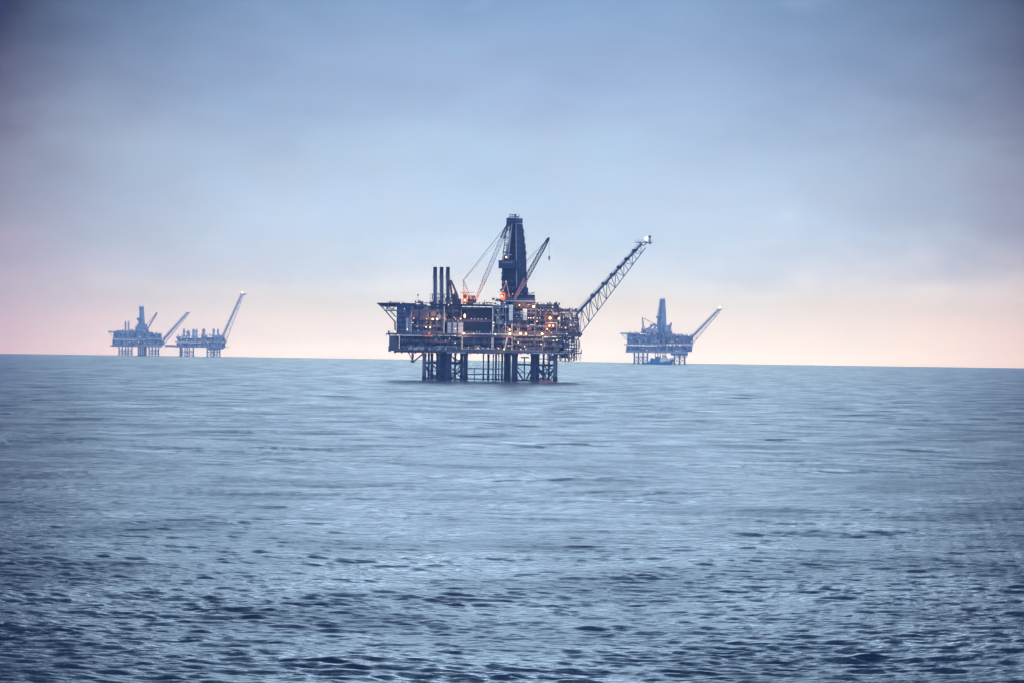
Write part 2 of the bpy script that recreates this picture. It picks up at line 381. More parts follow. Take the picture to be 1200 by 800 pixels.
def one(name, mat, parent, fn, split=0, tol=.5, **k):
    """run a builder; with split=n its separate pieces become up to n parts of their own (the rest one 'stuff' part)"""
    mb = MB(); fn(mb)
    if not split: return mb.build(name, mat, parent, **k)
    nv = len(mb.v); par = list(range(nv))
    def find(i):
        while par[i] != i: par[i] = par[par[i]]; i = par[i]
        return i
    for f in mb.f:
        for v in f[1:]: par[find(v)] = find(f[0])
    grp = {}
    for i in range(nv): grp.setdefault(find(i), []).append(i)
    V = np.array(mb.v); G = [[V[g].min(0) - tol / 2, V[g].max(0) + tol / 2, g] for g in grp.values()]; lab = list(range(len(G)))
    def fg(i):
        while lab[i] != i: lab[i] = lab[lab[i]]; i = lab[i]
        return i
    for i in range(len(G)):
        for j in range(i):
            if (G[i][0] <= G[j][1]).all() and (G[j][0] <= G[i][1]).all(): lab[fg(i)] = fg(j)
    cl = {}
    for i, g in enumerate(G): cl.setdefault(fg(i), []).extend(g[2])
    def size(vs): d = V[vs].max(0) - V[vs].min(0); return d[0] * d[2]
    cls = sorted(cl.values(), key=size, reverse=True)
    if len(cls) > split: cls = cls[:split] + [sum(cls[split:], [])]; rest = True
    else: rest = False
    first = None
    for n_, vs in enumerate(cls):
        ids = {v: i for i, v in enumerate(sorted(vs))}; s2 = MB(); s2.v = [mb.v[v] for v in sorted(vs)]; s2.mats = mb.mats
        for f, m_ in zip(mb.f, mb.mi):
            if f[0] in ids: s2.f.append(tuple(ids[v] for v in f)); s2.mi.append(m_)
        last = rest and n_ == len(cls) - 1
        o = s2.build('small_fittings' if last else name, mat, parent, **k)
        if last: o['kind'] = 'stuff'
        first = first or o
    return first

def leg(S, root, px, wpx, y, top, name='jacket_leg', mat=None, flare=1.0, bottom=-5):
    x = S.X(px); zt = S.Z(px, top); r = wpx * S.k / 2
    def f(mb):
        mb.tube((x, y, bottom), (x, y, zt), r * flare, None, r, 14)
        mb.tube((x, y, 0.2), (x, y, 2.6), r * 1.18, M['dark'], r * 1.12, 14)
        mb.tube((x, y, zt - 1.6), (x, y, zt + .1), r * 1.15, None, r * 1.15, 14)
    return one(name, mat or M['hull'], root, f, smooth=False)

def brace(S, root, p, q, w, mat=None, name='brace'):
    a = S.P(p[0], p[1], p[2]); b = S.P(q[0], q[1], q[2])
    return one(name, mat or M['hull'], root, lambda mb: mb.tube(a, b, w * S.k / 2, None, None, 10))

def deck(S, root, a, b, c, d, y0, y1, mat, edge, rail=True, name='deck', lab=None):
    x0, x1, z0, z1 = rect(S, a, b, c, d)
    def f(mb):
        mb.box(x0, x1, y0, y1, z0, z1)
        n = max(2, int((x1 - x0) / 4))
        for i in range(n + 1):                      # edge stiffeners and under-deck beams
            x = x0 + .2 + (x1 - x0 - .4) * i / n
            mb.box(x - .12, x + .12, y0 - .25, y0 - .003, z0 + .1, z1 - .1, edge)
            mb.box(x - .2, x + .2, y0 + .4, y1 - .4, z0 - .5, z0 - .003, M['dark'])
        mb.box(x0, x1, y0 - .4, y0 - .255, z1 - .34, z1 - .05, edge); mb.box(x0, x1, y0 - .4, y0 - .255, z0 + .02, z0 + .26, edge)
    o = one(name, mat, root, f)
    if lab: o['label'] = lab
    if rail:
        def g(mb):
            mb.rail((x0, y0 - .2, z1), (x1, y0 - .2, z1)); mb.rail((x0, y0, z1), (x0, y1, z1)); mb.rail((x1, y0, z1), (x1, y1, z1))
        one('railing', edge, o, g)
    return o

def lamp(S, root, px, py, y, kind='warm', r=.5, st=None, light=0.0):
    p = S.P(px, py, y)
    def f(mb):
        if st: mb.blob(p, (r, r * .6, r * st))
        else: mb.blob(p, r)
        mb.box(p[0] - r * .5, p[0] + r * .5, p[1] + r * .5, p[1] + r * 1.3, p[2] - .15, p[2] + .15, M['steel'])
    o = one('lamp', LAMP[kind], root, f)
    if light:
        ld = bpy.data.lights.new('lamp_light', 'SPOT'); ld.energy = light * .8; ld.spot_size = math.radians(150); ld.spot_blend = .6; ld.shadow_soft_size = .6
        ld.color = {'warm': (1, .62, .28), 'orange': (1, .42, .12), 'white': (.9, .95, 1), 'yellow': (1, .8, .3)}.get(kind, (1, .7, .4))
        lo = bpy.data.objects.new('lamp_light', ld); COL.objects.link(lo); lo.parent = o; lo.location = (p[0], p[1] - r - 1.6, p[2]); lo.rotation_euler = (math.radians(80), 0, 0)
    return o

def module(S, root, a, b, c, d, y0, y1, levels, seed, name='process_module', core=None, frame=None, pal=None, step=4.2, dens=1.0, xb=.3, lab=None, open_r=0.0, open_l=0.0):
    """a steel-framed module: dark inner walls, open front bays with floors, columns, pipes, vessels and cabinets"""
    rg = random.Random(seed); x0, x1, z0, z1 = rect(S, a, b, c, d); k = S.k
    core = core or M['hull']; frame = frame or M['steel']
    pal = pal or [(M['steel'], 4), (M['pale'], 3), (M['hull'], 4), (M['mauve'], 2), (M['clad'], 3), (M['rusty'], 1), (M['white'], .7)]
    def pick(): return rg.choices([p[0] for p in pal], [p[1] for p in pal])[0]
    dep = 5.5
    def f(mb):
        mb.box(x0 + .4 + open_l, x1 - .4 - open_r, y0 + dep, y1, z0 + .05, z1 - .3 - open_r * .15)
        n = max(2, int((x1 - x0) / 5))
        for i in range(n):                          # wall panels standing a little off the core
            if open_r or open_l: break
            xa = x0 + .4 + (x1 - x0 - .8) * i / n; xb_ = xa + (x1 - x0 - .8) / n - .25
            if rg.random() < .6: mb.box(xa, xb_, y0 + dep - rg.uniform(.2, .5), y0 + dep - .004, z0 + rg.uniform(.2, 3), z1 - rg.uniform(.5, 4), rg.choice([M['hull'], M['clad'], M['dark']]))
    core_o = one(name, core, root, f)
    if lab: core_o['label'] = lab
    zs = [S.Z((a + c) / 2, l) for l in levels]; zs = sorted([z0] + zs + [z1])
    nb = max(2, round((x1 - x0) / (step * k * 2))); xs = [x0 + (x1 - x0) * i / nb for i in range(nb + 1)]
    t = .26 * min(2.2, k / .5)
    def g(mb):
        for y in (y0, y0 + dep - 1.0):
            for x in xs: mb.box(x - t / 2, x + t / 2, y - t / 2, y + t / 2, z0, z1)
        for z in zs:
            mb.box(x0, x1, y0 - t * .55, y0 + t * .4, z - t * .8, z - .02)
            mb.box(x0 + .2, x1 - .2, y0 + .4, y0 + dep - .1, z - t * 1.1, z - .05, M['hull'])
        for i in range(nb):
            for z, zz in zip(zs, zs[1:]):
                r = rg.random()
                if r < xb * .5: mb.beam((xs[i], y0, z), (xs[i + 1], y0, zz), t * .7)
                elif r < xb: mb.beam((xs[i], y0, zz), (xs[i + 1], y0, z), t * .7)
                elif r < xb * 1.6:
                    xm = (xs[i] + xs[i + 1]) / 2; mb.beam((xs[i], y0, z), (xm, y0, zz), t * .6); mb.beam((xm, y0, zz), (xs[i + 1], y0, z), t * .6)
    one('steel_frame', frame, core_o, g)
    def rl(mb):
        for z in zs[:-1]: mb.rail((x0, y0 - .3, z), (x1, y0 - .3, z), None, 1.1, None, .08 * k / .5)
    if k < .8: one('railing', M['pale'], core_o, rl)
    def h(mb):
        for z, zz in zip(zs, zs[1:]):
            hh = zz - z
            for _ in range(int((x1 - x0) / 3.2 * dens)):      # horizontal runs
                xa = rg.uniform(x0, x1); ln = rg.uniform(3, 14); xe = min(x1, xa + ln); y = y0 + rg.uniform(.8, dep - 1); zp = z + rg.uniform(.12, .92) * hh
                r = rg.uniform(.10, .34) * k / .5 * .9; m = pick()
                mb.tube((xa, y, zp), (xe, y, zp), r, m, None, 6)
                if rg.random() < .7: mb.tube((xe, y, zp), (xe, y, min(zz, zp + rg.uniform(.5, 4)) if rg.random() < .5 else max(z, zp - rg.uniform(.5, 4))), r, m, None, 6)
                if rg.random() < .4: mb.blob((xa + ln * .3 if xa + ln * .3 < x1 else xa, y, zp), r * 2.1, m, 6, 4)
            for _ in range(int((x1 - x0) / 3.0 * dens)):      # risers
                x = rg.uniform(x0 + .3, x1 - .3); y = y0 + rg.uniform(.5, dep - 1); r = rg.uniform(.10, .36) * k / .5 * .9
                mb.tube((x, y, z + rg.uniform(0, .3) * hh), (x, y, z + rg.uniform(.6, 1) * hh), r, pick(), None, 6)
    one('pipework', M['steel'], core_o, h)['kind'] = 'stuff'
    def e(mb):
        for z, zz in zip(zs, zs[1:]):
            hh = zz - z
            for _ in range(int((x1 - x0) / 4.2 * dens)):
                x = rg.uniform(x0 + .5, x1 - 1); wv = rg.uniform(.5, 3.0); ht = min(hh * .85, rg.uniform(.6, 3.6)); y = y0 + rg.uniform(1.2, 3.4)
                mb.box(x, min(x1, x + wv), y, y + rg.uniform(.8, 1.6), z + .03, z + ht, pick())
    def e2(mb):
        for z, zz in zip(zs, zs[1:]):
            hh = zz - z
            for _ in range(int((x1 - x0) / 2.0 * dens)):      # small valves, signs, junction boxes catching the light
                x = rg.uniform(x0 + .3, x1 - .5); zc = z + rg.uniform(.1, .9) * hh; q = rg.uniform(.2, .55) * k / .5
                mb.box(x, x + q, y0 + .3, y0 + .3 + q, zc, zc + q * rg.uniform(.6, 1.6), rg.choice([M['white'], M['pale'], M['pale'], M['steel'], M['pink']]))
    one('cabinet', M['steel'], core_o, e, split=7, tol=.1)
    one('small_fittings', M['steel'], core_o, e2)['kind'] = 'stuff'
    for z, zz in zip(zs, zs[1:]):
        hh = zz - z
        for _ in range(max(0, int((x1 - x0) / 22 * dens + rg.random() - .4))):
            x = rg.uniform(x0 + 2, x1 - 2); y = y0 + rg.uniform(2.2, 3.2); r = rg.uniform(.7, 1.15) * min(1.6, k / .5); m = pick()
            def v(mb):
                if rg.random() < .5 and x + 5 < x1:
                    L_ = rg.uniform(3, 6); zc = z + hh * .45
                    mb.tube((x, y, zc), (min(x + L_, x1 - .5), y, zc), r, m, None, 12); mb.blob((x, y, zc), (r * .6, r, r), m); mb.blob((min(x + L_, x1 - .5), y, zc), (r * .6, r, r), m)
                    mb.box(x + .6, x + 1, y - r * .5, y + r * .5, z, zc, M['steel']); mb.box(min(x + L_, x1 - .5) - 1, min(x + L_, x1 - .5) - .6, y - r * .5, y + r * .5, z, zc, M['steel'])
                else:
                    ht = hh * rg.uniform(.55, .85)
                    mb.tube((x, y, z + .3), (x, y, z + ht), r, m, None, 12); mb.blob((x, y, z + ht), (r, r, r * .5), m); mb.tube((x, y, z), (x, y, z + .35), r * .7, M['dark'])
            one('vessel', m, core_o, v)
    return core_o

def crane(S, root, foot, heel, tip, apex, y, wpx, cab, cabmat, lower=.35, red=True, hook=None, base=None, lab=None, mid_mat=None):
    """pedestal crane: pedestal, slewing cab, A-frame, lattice boom, pendant ropes, hook block"""
    k = S.k; fx, _, fz = S.P(foot[0], foot[1], y); hx, _, hz = S.P(heel[0], heel[1], y); tx, _, tz = S.P(tip[0], tip[1], y); ax, _, az_ = S.P(apex[0], apex[1], y)
    ca, cb, cc, cd_ = cab; cx0, cx1, cz0, cz1 = rect(S, ca, cb, cc, cd_)
    pm = M['pink'] if red else M['fmauve']; bm = M['pale'] if red else M['fmauve']
    def ped(mb):
        mb.tube((fx, y, fz), (fx, y, cz0), 1.5 * k / .5 * .9, None, 1.7 * k / .5 * .9, 14); mb.tube((fx, y, cz0 - .8), (fx, y, cz0), 2.3 * k / .5 * .9, M['dark'], None, 16)
    c = one('pedestal_crane', M['steel'] if red else M['fsteel'], root, ped)
    if lab: c['label'] = lab
    def cb_(mb):
        mb.box(cx0, cx1, y - 2, y + 2, cz0, cz0 + (cz1 - cz0) * .42, M['dark'] if red else M['fdark'])
        w3 = (cx1 - cx0) * .36
        mb.box(cx0 + .1, cx0 + w3, y - 2.4, y + .2, cz0 + .3, cz1, cabmat)
        mb.box(cx0 + w3 + .3, cx1 - .4, y - 1.6, y + 1.6, cz0 + (cz1 - cz0) * .42, cz0 + (cz1 - cz0) * .8, M['dred'] if red else M['fdark'])
        mb.box(cx0 + .5, cx0 + w3 - .4, y - 2.46, y - 2.403, cz0 + (cz1 - cz0) * .5, cz0 + (cz1 - cz0) * .85, M['glass'])
    one('cab', cabmat, c, cb_)
    t = .42 * k / .5
    def af(mb):
        for yy in (-1.6, 1.6):
            mb.beam((cx0 + .8 * k / .5, y + yy, cz1 - 1), (ax, y + yy * .4, az_), t * 1.3); mb.beam((cx0 + (cx1 - cx0) * .72, y + yy, cz0 + 1), (ax, y + yy * .4, az_), t * 1.2)
            mb.beam((cx0 + .8 * k / .5, y + yy, cz0), (cx0 + .8 * k / .5, y + yy, cz1), t)
        mb.beam((ax, y - 1, az_), (ax, y + 1, az_), t * 1.4)
        zm = (cz1 + az_) / 2 - 1
        for f_ in (.3, .6): mb.beam((cx0 + .8 * k / .5, y, cz1 + (az_ - cz1) * f_), (cx0 + (cx1 - cx0) * .72 * (1 - f_), y, cz0 + (az_ - cz0) * f_), t * .5)
        mb.box(cx0 - 1.5, cx1 - 1, y - 2.2, y + 2.2, cz1 + .4, cz1 + .6, M['steel'])
    one('a_frame', pm if red else bm, c, af)
    bm2 = mid_mat or bm
    P = Vector((hx, y, hz)); Q = Vector((tx, y, tz)); n = max(8, int((Q - P).length / (wpx * k) / 1.1)); Wd = wpx * k
    mid = P.lerp(Q, lower); top = P.lerp(Q, .80)
    def bo(mb):
        mb.truss(P, mid, Wd * .35, Wd, Wd * .6, Wd * .8, max(3, int(n * lower)), t * .95, pm)
        mb.truss(mid, top, Wd, Wd * .95, Wd * .8, Wd * .8, max(3, int(n * (.8 - lower))), t * (1.35 if mid_mat else .85), bm2)
        mb.truss(top, Q, Wd * .95, Wd * .5, Wd * .8, Wd * .5, max(3, int(n * .2)), t * 1.5, M['hull'] if red else M['fdark'])
        d = (Q - P).normalized(); mb.beam(Q - d * 3 * k / .5, Q + d * .8, Wd * .7, M['hull'] if red else M['fdark'], Wd * .45)
    one('boom', bm, c, bo)
    def ro(mb):
        for i, yy in enumerate((-.7, .7)):
            mb.beam((ax, y + yy, az_), (tx, y + yy, tz), .13 * k / .5, M['hull'])
            mb.beam((ax, y + yy, az_ - .3), tuple(P.lerp(Q, .8 if i else .93) + Vector((0, yy, 1.0))), .12 * k / .5, M['hull'])
    one('pendant_rope', M['hull'], c, ro)
    if hook:
        hz_ = S.Z(hook[0], hook[1])
        def hk(mb):
            mb.beam((tx + .6, y, tz), (tx + .6, y, hz_), .1 * k / .5); mb.box(tx + .2, tx + 1.1, y - .3, y + .3, hz_ - 1.6, hz_); mb.tube((tx + .65, y, hz_ - 2.6), (tx + .65, y, hz_ - 1.6), .22, None, .3, 8)
        one('hook_block', M['dark'], c, hk)
    return c

def flare(S, root, ur, lr, ut, lt, y, dw, n, t, mats, flame, fr, st=1.5, mast=None, plat=None, lab=None, bands=True):
    """flare boom: long tapering lattice with a walkway on its top chords, burner platform, flame"""
    A, B, C, D = [Vector(S.P(p[0], p[1], y)) for p in (ur, lr, ut, lt)]; k = S.k; m0, m1 = mats
    def f(mb):
        tops = []
        for i in range(n + 1):
            q = i / n; u = A.lerp(C, q); l = B.lerp(D, q); hw = dw * (1 - q * .72)
            tops.append((u + Vector((0, -hw, 0)), u + Vector((0, hw, 0)), l + Vector((0, -hw * .15, 0)), l + Vector((0, hw * .15, 0))))
        for i in range(n):
            p, q = tops[i], tops[i + 1]
            for j in range(4): mb.beam(p[j], q[j], t * (1.3 if j < 2 else 1.0))
            mb.beam(p[0], p[2], t * .6); mb.beam(p[1], p[3], t * .6); mb.beam(p[0], p[1], t * .6); mb.beam(p[2], p[3], t * .6)
            if i % 2: mb.beam(p[0], q[2], t * .6); mb.beam(p[1], q[3], t * .6); mb.beam(p[0], q[1], t * .5)
            else: mb.beam(p[2], q[0], t * .6); mb.beam(p[3], q[1], t * .6); mb.beam(p[1], q[0], t * .5)
            mb.beam(p[2], q[2].lerp(q[3], .5), t * .4)
    fo = one('flare_boom', m0, root, f)
    if lab: fo['label'] = lab
    d = (C - A).normalized(); up = Vector((-d.z, 0, d.x))
    def wk(mb):
        hw = dw * .35
        mb.beam(A + up * .2 * k / .5 + Vector((0, -hw, 0)), C + up * .2 * k / .5 + Vector((0, -hw, 0)), t * 1.1, m1)
        for yy in (-hw, hw):
            mb.beam(A - up * 1.9 * t + Vector((0, yy, 0)), C - up * 1.2 * t + Vector((0, yy * .4, 0)), t * .9, m0)
            mb.beam(A + up * 2.6 * t + Vector((0, yy, 0)), C + up * 2.0 * t + Vector((0, yy * .4, 0)), t * .45, m0)
        for i in range(n * 3 + 1):
            q = i / (n * 3); u = A.lerp(C, q); mb.beam(u, u + up * 2.5 * t, t * .4, m0)
        if bands:
            for q in (.25, .42, .55, .66, .78, .9): u = A.lerp(C, q); mb.box(u.x - 1.4, u.x + 1.4, y - dw * .6, y + dw * .6, u.z - .6, u.z + .9, M['dark'])
    one('walkway', m1, fo, wk)
    def pipe(mb):
        for yy, r in ((-.4, .42), (.5, .3)): mb.tube(A + Vector((0, yy, -1)), C + Vector((0, yy, -.4)), r * k / .5, m1, None, 8)
    one('flare_pipe', m1, fo, pipe)
    if plat:
        x0, x1, z0, z1 = rect(S, *plat)
        def pl(mb):
            mb.box(x0, x1, y - 3, y + 3, z0, z1); mb.rail((x0, y - 3, z1), (x1, y - 3, z1), None, 1.2, None, .1 * k / .5)
            for xx in (x0 + (x1 - x0) * .3, x1 - (x1 - x0) * .3): mb.beam((xx, y, z0), tuple(C.lerp(D, .5)), t)
        one('burner_platform', m0, fo, pl)
    if mast:
        a_ = S.P(mast[0], mast[1], y); b_ = S.P(mast[0], mast[2], y)
        one('burner_mast', m0, fo, lambda mb: (mb.tube(a_, b_, .5 * k / .5, None, .3 * k / .5, 8), mb.blob(b_, .8 * k / .5)))
    fp = S.P(flame[0], flame[1], y)
    if fr:
        def fl(mb):
            mb.blob(fp, (fr, fr * .8, fr * st), None, 12, 8); mb.blob((fp[0] + fr * .35, fp[1], fp[2] + fr * st * .7), (fr * .55, fr * .5, fr * st * .6), None, 10, 6)
            mb.blob((fp[0] - fr * .3, fp[1] - fr * .1, fp[2] - fr * st * .5), (fr * .6, fr * .5, fr * .7), LAMP['hot'], 10, 6)
        one('flame', LAMP['flame'], fo, fl, smooth=True)
        one('burner_tip', M['dred'] if k < .8 else m0, fo, lambda mb: mb.tube((fp[0] - fr * .2, fp[1], fp[2] - fr * st - .8), (fp[0], fp[1], fp[2] - fr * st * .5), fr * .35, None, fr * .5, 10))
    return fo

# ------------------------------------------------------------------ 1. the near drilling platform
def near_platform():
    S = Site(572, 446, 3000.0); root = S.root('oil_platform')
    tag(root, 'large dark navy drilling platform in the middle with many lit lamps and a tall derrick', 'oil platform', 'oil platforms standing in the sea')
    P = S.P
    # jacket
    LG = [(498, 4.0, -19), (526.6, 5.6, -19), (546, 4.6, -19), (603.2, 6.2, -19), (650.6, 4.4, -19), (506, 2.8, 15), (512.6, 3.0, 18), (519, 3.6, 10),
          (624.6, 5.0, -14), (630.2, 4.4, 12), (541, 3.2, 18), (502.2, 2.2, 18), (515.8, 2.4, 16), (522.2, 2.6, 18), (533.4, 2.0, 18), (637.6, 2.2, 18), (644, 2.0, 18)]
    for px, wv, y in LG: leg(S, root, px, wv * 1.12, y, 413.5, mat=M['steel'] if px in (498, 650.6) else None, flare=1.06)
    B = lambda a, b, y, w=1.3, y2=None, m=None: brace(S, root, (a[0], a[1], y), (b[0], b[1], y if y2 is None else y2), w * 1.3, m)
    B((498, 424.5), (546, 425.5), -19, 1.9); B((498, 442.6), (546, 443.6), -19, 1.4); B((498, 426.5), (512, 443), -19, 1.3); B((526, 426.5), (512, 443), -19, 1.3)
    B((528, 444), (545, 427), -19, 1.4); B((506, 424), (541, 425), 16, 1.8); B((506, 427), (524, 443), 16, 1.2); B((524, 427), (506, 443), 16, 1.2)
    B((527, 416), (543, 426), 14, 1.1); B((541, 427), (526, 443), 18, 1.0); B((519, 432), (530, 425), 12, .9); B((529, 430), (541, 443), 5, .9)
    B((498, 425), (506, 425), -19, 1.2, 15); B((546, 425.5), (541, 425.5), -19, 1.2, 18)
    B((604, 426.4), (624, 426.8), -19, 1.6); B((604, 430.5), (613.2, 445), -19, 1.5); B((623.5, 430), (616, 445), -19, 1.5); B((625.5, 435), (618, 446), -19, .8)
    B((624.6, 427), (650, 427.5), -17, 1.9); B((628, 429), (640, 445.5), -19, 1.4); B((650, 429), (640, 445.5), -19, 1.4); B((650, 436), (644, 445.5), -16, 1.0)
    B((632, 434), (648, 431), 10, 1.0); B((636, 428), (636, 446), 12, .9); B((630, 429), (643, 445), 12, 1.1); B((646, 428), (633, 445), 12, 1.1)
    B((603, 444.6), (650, 445.6), -19, 1.3); B((642, 424), (650, 416), -12, 1.2); B((614.6, 418), (614.6, 446), 2, 1.1); B((610.5, 418.5), (620, 418.5), 2, 1.2)
    B((498, 428), (506, 443), 14, 1.2); B((519, 428), (512, 443), 14, 1.2); B((530, 418), (541, 432), 12, .8); B((541, 418), (530, 434), 16, .8); B((526, 436), (546, 436), -10, .9); B((500, 434), (526, 434), 8, .8)
    B((626, 436), (650, 436.5), 8, .8); B((632, 444), (650, 432), 14, .9); B((638, 428), (650, 444), 6, .9); B((625, 428), (632, 444), 6, 1.0); B((604, 428), (614, 436), 14, .7); B((632, 420), (650, 420.4), 6, .8); B((606, 436), (622, 436.4), 14, .5)
    # conductors and caissons
    for px, wv, y in ((566.6, 1.5, 6), (572.6, 2.6, 0), (578.2, 1.5, 8), (581.4, 2.3, -3), (584.8, 1.3, 5), (588.6, 2.3, 0), (591.4, 1.1, 9), (598.4, 1.0, -8)):
        leg(S, root, px, wv, y, 414.5, 'conductor', M['clad'] if wv < 2 else M['hull'])
    leg(S, root, 594.6, 7.2, 2, 414.5, 'drilling_caisson', M['dark'])
    def bl(mb):
        for py in (431.2, 437.6, 443.2): mb.tube(P(546, py, -16), P(590, py + .6, -16), .3, None, None, 6)
        for px in (556, 567, 578): mb.tube(P(px, 430.5, -16), P(px, 447, -16), .26, None, None, 6)
        mb.tube(P(546, 446.3, -16), P(590, 446.6, -16), .3, None, None, 6)
    one('boat_landing', M['clad'], root, bl, split=3)
    def hp(mb):
        for px in (479.5, 485.5): mb.beam(P(px, 412.5, -12), P(484, 423, -12), .5, M['steel'])
        mb.beam(P(483.5, 412.5, -16), P(483.8, 423, -12), .9, M['steel']); mb.beam(P(497, 413.5, -12), P(485.5, 422.5, -12), .9, M['steel']); rbox(mb, S, 481.8, 422, 486.2, 424.4, -14, -10, M['clad'])
    one('hanging_platform', M['steel'], root, hp)
    # decks
    deck(S, root, 456, 408.8, 600, 411.8, -24, 24, M['steel'], M['steel']); deck(S, root, 462.5, 411.9, 600, 413.4, -22, 22, M['dark'], M['hull'], False)
    deck(S, root, 600.3, 410.6, 655, 414.2, -24, 24, M['steel'], M['mauve']); deck(S, root, 455.5, 391.2, 600, 393.0, -24.5, 24, M['steel'], M['steel'])
    deck(S, root, 600.3, 391.4, 680, 393.6, -24.5, 22, M['steel'], M['mauve']); deck(S, root, 452.8, 390.6, 462, 392.2, -18, -10, M['steel'], M['pale'], False, 'walkway')
    # white/grey edge girders
    def gir(mb):
        rbox(mb, S, 471, 392.6, 496, 394.0, -25.4, -24.95, M['pale']); rbox(mb, S, 524, 412.4, 546, 413.4, -24.6, -24.05, M['pale'])
        rbox(mb, S, 546, 412.2, 590, 412.9, -24.6, -24.05, M['mauve']); rbox(mb, S, 624, 413.2, 660, 414.2, -25.2, -24.5, M['pale']); rbox(mb, S, 535, 394.2, 600, 395.6, -25.4, -24.95, M['mauve'])
        rbox(mb, S, 512, 400.2, 526, 400.8, -25.1, -24.8, M['red'])
    one('edge_girder', M['pale'], root, gir, split=12)
    # lower modules (between cellar and main deck)
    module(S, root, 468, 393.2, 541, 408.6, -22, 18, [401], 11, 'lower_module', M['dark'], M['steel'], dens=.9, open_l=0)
    def lw(mb):
        rbox(mb, S, 456.8, 393.4, 466.5, 408.4, -21, 16, M['pale'] if False else M['steel'])
        for i in range(5): rbox(mb, S, 457.2 + i * 1.9, 393.8, 458.6 + i * 1.9, 408.0, -21.35, -21.004, M['steel'])
        rbox(mb, S, 464.4, 394, 468, 408, -20, -12, M['hull'])
    one('corner_housing', M['steel'], root, lw, split=3)
    def gr(mb):                                       # long grated walkway screen
        x0, x1, z0, z1 = rect(S, 478, 405.6, 531, 410.2); rg = random.Random(4)
        x = x0
        while x < x1:
            wv = rg.uniform(.5, 1.6); mb.box(x, x + wv - .1, -25.3, -24.95, z0 + rg.uniform(0, .5), z1 - rg.uniform(0, 1.2), rg.choice([M['steel'], M['steel'], M['pale'], M['clad']])); x += wv
    one('grating_screen', M['steel'], root, gr)
    module(S, root, 541.3, 393.6, 577, 408.8, -20, 18, [402.5], 12, 'lower_module', M['hull'], M['hull'], dens=.7, xb=.05)
    def wp(mb):
        for i, px in enumerate([543, 547, 551, 555.6, 560, 564, 568, 572, 576]):
            rbox(mb, S, px - .25, 394.6, px + .25, 403.5, -20.9, -20.5, M['steel'] if i % 3 else M['pale'])
            if i < 8: rbox(mb, S, px + .6, 395.4, px + 3.2, 402, -18.5, -18.2, M['cladb'])
        rbox(mb, S, 554.8, 392, 556.4, 409, -24.2, -23.6, M['steel'])
    one('wind_wall', M['cladb'], root, wp, split=12)
    module(S, root, 577.3, 393.6, 600, 410.4, -21, 18, [402], 13, 'lower_module', M['dark'], M['hull'], dens=.9)
    module(S, root, 600.3, 393.8, 636, 410.4, -22, 18, [399.5, 404.5], 14, 'lower_module', M['dark'], M['mauve'], dens=.9, xb=.1)
    module(S, root, 636.3, 393.8, 672, 413.4, -22, 16, [400, 406.5], 15, 'lower_module', M['hull'], M['mauve'], dens=1.2, xb=.5, open_r=5.0)
    # open frames hanging under and beside the right end
    def hf(mb):
        x0, x1, z0, z1 = rect(S, 641, 414, 672, 422.4)
        for y in (-20, -12, -4):
            for i in range(7): x = x0 + (x1 - x0) * i / 6; mb.box(x - .15, x + .15, y - .15, y + .15, z0, z1, M['pale'] if i % 2 else M['mauve'])
            for f_ in (0, .45, 1): mb.box(x0, x1, y - .2, y + .1, z0 + (z1 - z0) * f_ - .2, z0 + (z1 - z0) * f_ + .1, M['steel'])
            for i in range(6):
                a = x0 + (x1 - x0) * i / 6; b = x0 + (x1 - x0) * (i + 1) / 6; mb.beam((a, y, z0 if i % 2 else z1), (b, y, z1 if i % 2 else z0), .25, M['steel'])
        mb.box(x0, x1 - 4, -19, -5, z0 - .05, z0 + .25, M['steel']); mb.box(x0 + 1, x0 + 5, -17, -8, z0 + .3, z1 - 1, M['hull']); mb.box(x0 + 7, x0 + 12, -17, -8, z0 + 1.8, z1, M['hull'])
        for px, top in ((662, 396), (665.5, 396), (669, 395), (672.5, 396), (675, 399)):
            mb.tube(P(px, top, -23), P(px, 421.5 + (px % 3), -23), .28, M['steel'], None, 6)
        for py in (398, 403, 408, 413, 418): mb.beam(P(660, py, -23), P(676, py, -23), .3, M['mauve'])
        for px in (668, 673, 677, 679): mb.beam(P(px, 412, -20), P(px + 1.5, 422, -20), .28, M['mauve'])
        mb.beam(P(670, 414.5, -20), P(681, 413, -20), .6, M['mauve']); mb.tube(P(680.6, 414, -20), P(680.6, 408.5, -20), .4, M['hull'], .15, 6)
    one('hanging_frame', M['steel'], root, hf, split=6)
    # helideck and the accommodation under it
    def hd(mb):
        a = P(441.5, 355.0, 0); b = P(487, 355.7, 0); z = a[2]; cx = (a[0] + b[0]) / 2; r = (b[0] - a[0]) / 2
        n = 8; pts = [(cx + r * 1.0 * math.cos(t), r * .95 * math.sin(t)) for t in [math.pi / 8 + i * math.pi / 4 for i in range(n)]]
        o = len(mb.v)
        inner = .93
        for zz, q in ((z, 1.06), (z - .5, 1.06), (z - 2.2, .86)):
            for x, y in pts: mb.v.append((cx + (x - cx) * q, y * q, zz))
        for lv in (0, 1):
            for i in range(n): j = (i + 1) % n; mb.f.append((o + lv * n + i, o + (lv + 1) * n + i, o + (lv + 1) * n + j, o + lv * n + j)); mb.mi.append(mb._m(None))
        mb.f.append(tuple(o + i for i in range(n))); mb.f.append(tuple(o + 2 * n + i for i in range(n))[::-1]); mb.mi += [0, 0]
    h = one('helideck', M['hull'], root, hd)
